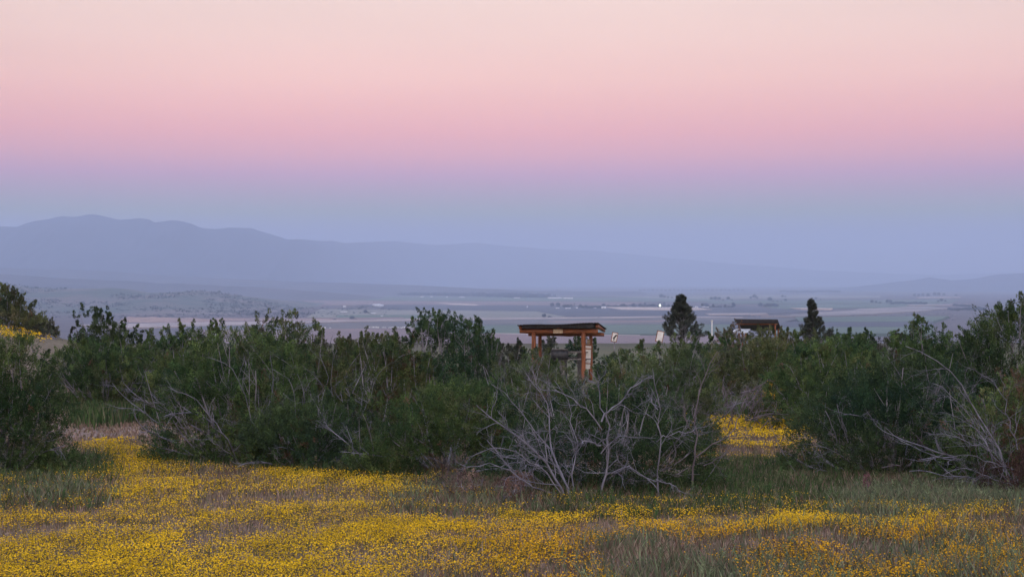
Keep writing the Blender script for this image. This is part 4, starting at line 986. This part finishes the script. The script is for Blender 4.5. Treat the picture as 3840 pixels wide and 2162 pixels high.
Vs, Ts = [], []
opoly = [(1405, 1090.5), (1560, 1092), (1850, 1098), (2060, 1112), (2060, 1116), (1930, 1116.5), (1800, 1111), (1500, 1107), (1480, 1099)]
k = 0
while k < 2600:
    sx, sy = rng.uniform(1400, 2060), rng.uniform(1090, 1117)
    if not inpoly(np.array([sx]), np.array([sy]), opoly)[0]: continue
    q = flat(sx, sy); k += 1
    blob(Vs, Ts, np.array([q[0], q[1], VALLEY + .5]), 9, rng.uniform(26, 60), np.array([.012, .02, .03]), 12)
tag(link('orchard', tri_mesh('orchard', np.concatenate(Vs), np.concatenate(Ts)), M['farleaf']), 'long dark orchard band on the far valley floor', 'orchard', kind='stuff')

def tree_proto(h, w, name, label, tint):
    root = empty(name, (0, 0, -500), label, 'tree', 'trees around the valley farms')
    m = MB(); m.tube([(0, 0, -1), (0, 0, h * .3), (.1, 0, h * .6)], [h * .035, h * .03, h * .015], 6); m.build('trunk', M['bark'], root)
    n = 700; u = norm(rng.normal(size=(n, 3))); q = rng.uniform(.45, 1, (n, 1))
    lump = .75 + .5 * noise3(u * 2.2, 3)[:, None]
    p = u * q * lump * np.array([w / 2, w / 2, h * .42]) + [0, 0, h * .56]
    a = norm(rng.normal(size=(n, 3))) * w * .10; b_ = norm(rng.normal(size=(n, 3))) * w * .10
    V = np.stack([p, p + a, p + b_], 1).reshape(-1, 3)
    link('crown', tri_mesh('crown', V, np.repeat(np.array(tint) * rng.uniform(.7, 1.3, (n, 1)), 3, 0)), M['farleaf'], root)
    return root
protos = {'r': tree_proto(12, 13, 'farm_tree', 'rounded dark tree on the valley floor', (.022, .034, .034)), 'p': tree_proto(20, 5, 'poplar_tree', 'narrow tall tree on the valley floor', (.022, .032, .034)),
          'c': tree_proto(14, 9, 'farm_tree', 'upright dark tree on the valley floor', (.018, .030, .034)), 'l': tree_proto(8, 14, 'farm_tree', 'low spreading tree on the valley floor', (.03, .04, .038))}
PL = {'r': 'rounded dark tree by the farms on the valley floor', 'p': 'narrow tall tree at the farm on the valley floor', 'c': 'upright dark tree by the farms on the valley floor', 'l': 'low spreading tree far out on the valley floor'}
used = set()
def far_tree(kind, sx, sy, s=1.0):
    q = flat(sx, sy)
    o = protos[kind] if kind not in used else copy_tree(protos[kind])
    used.add(kind); s = s * 1.4
    o.location = (q[0], q[1], VALLEY + .2); o.rotation_euler = (0, 0, rng.uniform(0, 6)); o.scale = (s, s, s * rng.uniform(.85, 1.15))
    o['label'] = PL[kind]; o['group'] = 'trees: ' + PL[kind]
for a in [('r', 2071, 1152, 1.1), ('r', 2092, 1152, 1.15), ('r', 2118, 1156, 1.1), ('r', 2130, 1155, 1.2), ('c', 2143, 1156, 1.), ('p', 2154, 1157, 1.1), ('p', 2176, 1157, .8), ('r', 2177, 1156, 1.1), ('r', 2187, 1157, .8)]: far_tree(*a)
for sx in np.arange(2196, 2262, 9): far_tree('lr'[rng.integers(2)], sx + rng.normal(0, 2), 1157, rng.uniform(.8, 1.2))
for sx in np.arange(2268, 2515, 7.5): far_tree('crl'[rng.integers(3)], sx + rng.normal(0, 3), 1152.5 + rng.normal(0, .5), rng.uniform(.7, 1.15))
for sx in (2635, 2646, 2652): far_tree('r', sx, 1149, .9)
for sx, s in ((2674, .9), (2686, .5), (2700, .5), (2720, .9), (2735, .6), (2750, 1.2), (2753, 1.1)): far_tree('c' if s > .7 else 'l', sx, 1153, s)
for sx in np.arange(2650, 2760, 14): far_tree('l', sx + rng.normal(0, 3), 1153.5, .8)
for sx, sy, s in ((2480, 1118, 1.8), (2492, 1118, 1.1), (2505, 1119, .9), (2520, 1119, .8), (2668, 1125, 1.1), (2682, 1125, 1.4), (2697, 1125, 1.3), (2712, 1126, .7), (2730, 1125, 1.3), (2745, 1126, .7),
                  (2815, 1120, .9), (2829, 1119, 1.8), (2840, 1120, .9), (2887, 1131, 1.6), (2900, 1132, .7), (2915, 1132, .6), (2930, 1132, .6), (2946, 1130, 1.), (2852, 1152, 1.2), (2868, 1153, 1.), (2880, 1152, 1.2), (2892, 1152, 1.2), (2903, 1152, 1.1), (2914, 1152, .9),
                  (2935, 1115, 1.2), (2945, 1115, .8), (3060, 1123, 1.1), (3078, 1124, .6), (3270, 1136, 1.1), (3285, 1136, .8), (3300, 1137, .7), (3328, 1137, 1.1), (3340, 1137, 1.), (3530, 1132, 1.2), (3518, 1133, .8), (3545, 1133, .8), (3430, 1112, 1.3), (3445, 1112, 1.4), (3460, 1112, 1.4), (3480, 1112, 1.4), (3505, 1110, 1.6), (3520, 1110, 1.6), (3540, 1110, 1.4), (3585, 1112, 1.1),
                  (1370, 1177, .9), (1380, 1176, .6), (1328, 1177, .4), (1350, 1176, .4), (1320, 1200, .9), (1335, 1201, .5), (1255, 1203, .5), (2090, 1093, 1.3), (2040, 1192, .8), (2062, 1192, .7), (2155, 1192, .5), (2245, 1194, .5)):
    far_tree('rl'[int(s < .8)], sx, sy, s)
for sx in np.arange(3345, 3475, 9): far_tree('l', sx, 1141 + rng.normal(0, .6), 1.1)
for sx in np.arange(3560, 3700, 10): far_tree('l', sx, 1164 + rng.normal(0, 1), rng.uniform(.8, 1.2))
for sx in np.arange(3580, 3640, 9): far_tree('l', sx, 1148 + (sx - 3580) * .07, 1.)
for sx in np.arange(2930, 3150, 12): far_tree('l', sx, 1096 + rng.normal(0, .5), 1.9)
for sx in np.arange(790, 880, 12): far_tree('l', sx, 1096 + rng.normal(0, 2), 1.6)
for sx in np.arange(2400, 2800, 16): far_tree('l', sx, 1090 + rng.normal(0, .5), 1.8)

# farm buildings
def building(label, sx, sy, wpx, h, depth=9, rz=0., mat='wallwhite', cat='building', name='farm_building', group=None, door=True, rh=.35, roofm='roofpale'):
    q = flat(sx, sy); w = wpx / F * q[1]
    root = empty(name, (q[0], q[1], VALLEY + 1.5), label, cat, group, rz)
    m = MB()
    V = [(-w / 2, -depth / 2, -3), (w / 2, -depth / 2, -3), (w / 2, depth / 2, -3), (-w / 2, depth / 2, -3), (-w / 2, -depth / 2, h), (w / 2, -depth / 2, h), (w / 2, depth / 2, h), (-w / 2, depth / 2, h), (-w / 2, 0, h * (1 + rh)), (w / 2, 0, h * (1 + rh))]
    m.add(V, [[0, 1, 5, 4], [1, 2, 6, 9, 5], [2, 3, 7, 6], [3, 0, 4, 8, 7]]); m.build('walls', M[mat], root)
    m = MB(); e = .5; hr = h * (1 + rh)
    V = [(-w / 2 - e, -depth / 2 - e, h + .02), (w / 2 + e, -depth / 2 - e, h + .02), (w / 2 + e, 0, hr + .25), (-w / 2 - e, 0, hr + .25), (w / 2 + e, depth / 2 + e, h + .02), (-w / 2 - e, depth / 2 + e, h + .02)]
    V += [(a, b, c + .3) for a, b, c in V]
    m.add(V, [[6, 7, 8, 9], [9, 8, 10, 11], [3, 2, 1, 0], [5, 4, 2, 3], [0, 1, 7, 6], [4, 5, 11, 10], [1, 2, 8, 7], [2, 4, 10, 8], [3, 0, 6, 9], [5, 3, 9, 11]]); m.build('roof', M[roofm], root)
    if door:
        m = MB(); m.box((0, -depth / 2 - .05, h * .3), (w * .16, .08, h * .75)); m.build('door', M['dark'], root)
    return root
building('large pale barn at the left end of the bright tan field', 2264, 1158, 17, 6.5, 16, 0.)
building('white farmhouse left of the narrow tall farm tree', 2130, 1159, 20, 3.2, 9)
building('small white shed under the two round farm trees at the left of the farm', 2091, 1158, 14, 2.6, 8)
building('small white shed between the farm trees and the large pale barn', 2163, 1158, 6, 4, 6)
building('low grey shed just left of the large pale barn', 2231, 1158, 9, 2.8, 8, mat='wallgrey')
building('small white house in front of the long row of farm trees', 2318, 1148, 5, 4, 7)
building('white house with a tall gable just right of the full pine', 2612, 1156, 11, 5.5, 9)
building('long white shed right of the full pine', 2645, 1154, 26, 2.6, 9)
building('long white greenhouse roof beyond the farm, left piece', 2080, 1119, 52, 5, 20, door=False)
building('long white greenhouse roof beyond the farm, right piece', 2130, 1120, 36, 5, 20, door=False)
building('white shed below the dark orchard at its left part', 1583, 1114.5, 12, 4, 12, door=False)
building('pale shed below the dark orchard, second from the left', 1618, 1114, 9, 3.5, 12, door=False)
building('white shed below the middle of the dark orchard', 1676, 1115, 6, 5, 12, door=False)
building('long pale shed below the right part of the dark orchard', 1732, 1115.5, 20, 3.2, 12, door=False)
building('pale shed at the right tip of the dark orchard', 1938, 1118, 22, 3.2, 12, door=False)
building('small white house standing alone left of the long purple field', 1292, 1151, 9, 3.8, 8)
building('long white shed left of the valley among scattered scrub', 1289, 1173, 26, 3, 8)
building('pale shed with a tree beside it in the left of the valley', 1400, 1178, 20, 2.5, 8)
building('small pale hut between the pale shed and the river wash', 1432, 1189, 8, 2.6, 6)
building('low white roof on the pale field above the dark rounded juniper', 1636, 1190, 14, 2.4, 8)
building('isolated white building far out at the left of the valley', 1200, 1106, 10, 6, 12, door=False)
building('tiny white building farthest out left of the orchard', 1333, 1090, 5, 9, 12, door=False)
building('white farmhouse among the dark scrub on the far left slope', 763, 1100, 5, 6, 10, door=False)
building('small white hut on the green field right of the log shelter', 2437, 1240, 8, 2.2, 5)
building('white gabled house on the dark field below the narrow leaning pine', 3165, 1219, 12, 3.2, 7)
building('white pump house on the purple field between the orchard and the log shelter', 1977, 1155, 3, 6, 4, door=False)
sheet('pale_tarpaulin', [(1396, 1146), (1420, 1145.5), (1440, 1149), (1432, 1151.5), (1408, 1150)], (.6, .58, .58), (.75, .73, .73))
# parked trailers and vehicles in rows at the edge of the pink field
def trailer_proto():
    root = empty('trailer', (0, 0, -500), 'x', 'trailer', 'x')
    m = MB(); m.box((0, 0, 1.9), (7.5, 2.5, 2.4), bev=.25, taper=.94); m.build('body', M['wallwhite'], root)
    m = MB(); m.box((-1, -1.27, 2.2), (3., .05, .7)); m.build('window', M['dark'], root)
    for s in (-1, 1):
        m = MB(); m.tube([(s * 1.0, -1.1, .45), (s * 1.0, 1.1, .45)], [.45, .45], 10); m.build('wheel', M['black'], root)
    return root
tp = trailer_proto(); first = True
for sx, sy in [(x_, 1243 + rng.normal(0, .8)) for x_ in (1372, 1383, 1396, 1408, 1416, 1436, 1444, 1461, 1470, 1480, 1492, 1504, 1514, 1526, 1538, 1549)] + [(1188, 1246), (1204, 1247), (1215, 1246), (1238, 1245)]:
    q = flat(sx, sy); o = tp if first else copy_tree(tp); first = False
    o.location = (q[0], q[1], VALLEY + .35 + .3 * NF[0]); s = rng.uniform(.55, 1.1); o.scale = (s, s, s * rng.uniform(.9, 1.3)); o.rotation_euler = (0, 0, rng.uniform(-.7, .7))
    left = sx < 1300
    o['label'] = 'white trailer parked in the short left row at the edge of the pink field' if left else 'white trailer parked in the long row at the edge of the pink field'
    o['group'] = 'white trailers in the short left row' if left else 'white trailers in the long row'

# two lit yard lamps
def emis(name, c, s):
    m, nt, out = mat_base(name); e = N(nt, 'ShaderNodeEmission'); e.inputs[0].default_value = (*c, 1); e.inputs[1].default_value = s
    nt.links.new(e.outputs[0], out.inputs[0]); return m
M['lamp'] = emis('lit_lamp', (.9, 1, .85), 6.)
def yard_lamp(label, sx, sy, sylamp, rad):
    q = flat(sx, sy); zt = (1050 - sylamp) / F * q[1]
    root = empty('yard_lamp', (q[0], q[1], VALLEY), label, 'lamp')
    h = zt - VALLEY
    m = MB(); m.tube([(0, 0, -1), (0, 0, h - rad)], [.35, .2], 6); m.build('pole', M['steel'], root)
    m = MB(); t = np.linspace(0, np.pi, 9); m.tube(np.stack([0 * t, 0 * t, h - rad * np.cos(t) * 1.2], -1), np.maximum(np.sin(t), .02) * rad, 10); m.build('lamp_head', M['lamp'], root, smooth=True)
yard_lamp('bright white yard lamp shining beside the farm trees, left of the full pine', 2475, 1156, 1144.5, 4.0)
yard_lamp('distant bright white lamp shining above the dark orchard', 1719, 1091, 1083, 6.5)

# ------------------------------------------------------------------ haze
HZ_D = .95e-4
HZ_TOP = 860.0
m, nt, out = mat_base('evening_haze')
pv = N(nt, 'ShaderNodeVolumePrincipled')
pv.inputs['Color'].default_value = (.60, .72, .955, 1); pv.inputs['Density'].default_value = HZ_D; pv.inputs['Anisotropy'].default_value = 0.0
nt.links.new(pv.outputs[0], out.inputs['Volume'])
mb = MB(); mb.box((0, 0, (VALLEY - 12 + HZ_TOP) / 2), (72000, 72000, HZ_TOP - VALLEY + 12))
o = mb.build('haze', m); tag(o, kind='stuff'); tag(o, 'blue evening haze filling the valley', 'haze')

# ------------------------------------------------------------------ world: dusk sky with the pink belt opposite the set sun
world = bpy.data.worlds.new('World'); SC.world = world; world.use_nodes = True
nt = world.node_tree; nt.nodes.clear()
out = N(nt, 'ShaderNodeOutputWorld'); bg = N(nt, 'ShaderNodeBackground')
tc = N(nt, 'ShaderNodeTexCoord'); nv = N(nt, 'ShaderNodeVectorMath', operation='NORMALIZE'); nt.links.new(tc.outputs['Generated'], nv.inputs[0])
sp = N(nt, 'ShaderNodeSeparateXYZ'); nt.links.new(nv.outputs[0], sp.inputs[0])
HAZE = np.array(srgb(154, 163, 204))
OBS = [(0, (240, 214, 212)), (150, (241, 209, 208)), (300, (240, 200, 202)), (420, (233, 187, 196)), (500, (225, 178, 194)), (580, (210, 172, 196)), (660, (187, 165, 199)), (730, (171, 165, 196)), (800, (159, 166, 195)), (880, (163, 167, 195)), (950, (161, 166, 195))]
ramp = N(nt, 'ShaderNodeValToRGB'); cr = ramp.color_ramp; cr.interpolation = 'LINEAR'
ZM = .6
stops = []
for sy, c in OBS:
    z = math.sin(math.atan((1050 - sy) / F)); T_ = math.exp(-HZ_D * HZ_TOP / z)
    C = np.array(srgb(*c)); W_ = (C - (1 - T_) * HAZE) / T_ if T_ > .12 else C * 1.0
    stops.append((z / ZM, np.clip(W_, .02, 2.)))
stops.sort(key=lambda s: s[0])
low = stops[0][1]
stops = [(0., low)] + stops + [(.30 / ZM, np.array([.86, .80, .84])), (.42 / ZM, np.array([.85, .90, 1.08])), (1., np.array([.92, 1.07, 1.5]))]
print('sky stops', [(round(a, 3), np.round(b, 2).tolist()) for a, b in stops])
while len(cr.elements) < len(stops): cr.elements.new(.5)
for e, (p_, c) in zip(cr.elements, stops): pass
for i, (p_, c) in enumerate(stops):
    cr.elements[i].position = min(1., p_)
    cr.elements[i].color = (*[float(v) for v in c], 1)
mz = N(nt, 'ShaderNodeMath', operation='DIVIDE'); nt.links.new(sp.outputs['Z'], mz.inputs[0]); mz.inputs[1].default_value = ZM
nt.links.new(mz.outputs[0], ramp.inputs[0])
# western afterglow behind the camera
rw = N(nt, 'ShaderNodeValToRGB'); w_ = rw.color_ramp
for i, (p_, c) in enumerate([(0., (3.2, 1.9, 1.15)), (.22, (2.4, 1.9, 1.55)), (.6, (1.33, 1.35, 1.6)), (1., (.92, 1.07, 1.5))]):
    if i > 1: w_.elements.new(p_)
    e = w_.elements[i]; e.position = p_; e.color = (*c, 1)
mw = N(nt, 'ShaderNodeMath', operation='DIVIDE'); nt.links.new(sp.outputs['Z'], mw.inputs[0]); mw.inputs[1].default_value = .9
nt.links.new(mw.outputs[0], rw.inputs[0])
mr = N(nt, 'ShaderNodeMapRange', interpolation_type='SMOOTHSTEP'); mr.inputs[1].default_value = .35; mr.inputs[2].default_value = -.75
nt.links.new(sp.outputs['Y'], mr.inputs[0])
mx = N(nt, 'ShaderNodeMix', data_type='RGBA'); nt.links.new(mr.outputs[0], mx.inputs[0]); nt.links.new(ramp.outputs[0], mx.inputs[6]); nt.links.new(rw.outputs[0], mx.inputs[7])
x2 = N(nt, 'ShaderNodeMath', operation='MULTIPLY'); nt.links.new(sp.outputs['X'], x2.inputs[0]); nt.links.new(sp.outputs['X'], x2.inputs[1])
fo = N(nt, 'ShaderNodeMapRange'); fo.inputs[1].default_value = 0; fo.inputs[2].default_value = .3; fo.inputs[3].default_value = 1.0; fo.inputs[4].default_value = .78; nt.links.new(x2.outputs[0], fo.inputs[0])
wm = N(nt, 'ShaderNodeMapping'); wm.inputs['Scale'].default_value = (2.2, 2.2, 16); nt.links.new(nv.outputs[0], wm.inputs[0])
wn = N(nt, 'ShaderNodeTexNoise'); wn.inputs['Scale'].default_value = 1.3; wn.inputs['Detail'].default_value = 5; nt.links.new(wm.outputs[0], wn.inputs['Vector'])
wr = N(nt, 'ShaderNodeMapRange'); wr.inputs[1].default_value = .3; wr.inputs[2].default_value = .7; wr.inputs[3].default_value = .975; wr.inputs[4].default_value = 1.025; nt.links.new(wn.outputs['Fac'], wr.inputs[0])
wmul = N(nt, 'ShaderNodeMath', operation='MULTIPLY'); nt.links.new(fo.outputs[0], wmul.inputs[0]); nt.links.new(wr.outputs[0], wmul.inputs[1])
ws = N(nt, 'ShaderNodeVectorMath', operation='SCALE'); nt.links.new(mx.outputs[2], ws.inputs[0]); nt.links.new(wmul.outputs[0], ws.inputs['Scale'])
nt.links.new(ws.outputs[0], bg.inputs[0]); bg.inputs[1].default_value = 1.0
nt.links.new(bg.outputs[0], out.inputs[0])

sun = bpy.data.lights.new('sun', 'SUN'); sun.energy = .5; sun.angle = math.radians(25); sun.color = (1, .82, .70)
so = bpy.data.objects.new('sun', sun); COL.objects.link(so)
so.rotation_euler = Vector((.15, 1, -.42)).to_track_quat('-Z', 'Y').to_euler()

# ------------------------------------------------------------------ camera and render settings
cam = bpy.data.cameras.new('camera'); co = bpy.data.objects.new('camera', cam); COL.objects.link(co)
cam.sensor_width = 36; cam.lens = 36 * F / 3840; cam.clip_start = .1; cam.clip_end = 120000
co.location = (0, 0, 0); co.rotation_euler = (math.pi / 2 - PITCH, 0, 0)
SC.camera = co
SC.view_settings.view_transform = 'Standard'; SC.view_settings.look = 'None'; SC.view_settings.exposure = 0; SC.view_settings.gamma = 1
SC.render.engine = 'CYCLES'
SC.cycles.max_bounces = 6; SC.cycles.diffuse_bounces = 3; SC.cycles.transmission_bounces = 4; SC.cycles.volume_bounces = 3; SC.cycles.transparent_max_bounces = 4
SC.cycles.use_denoising = True
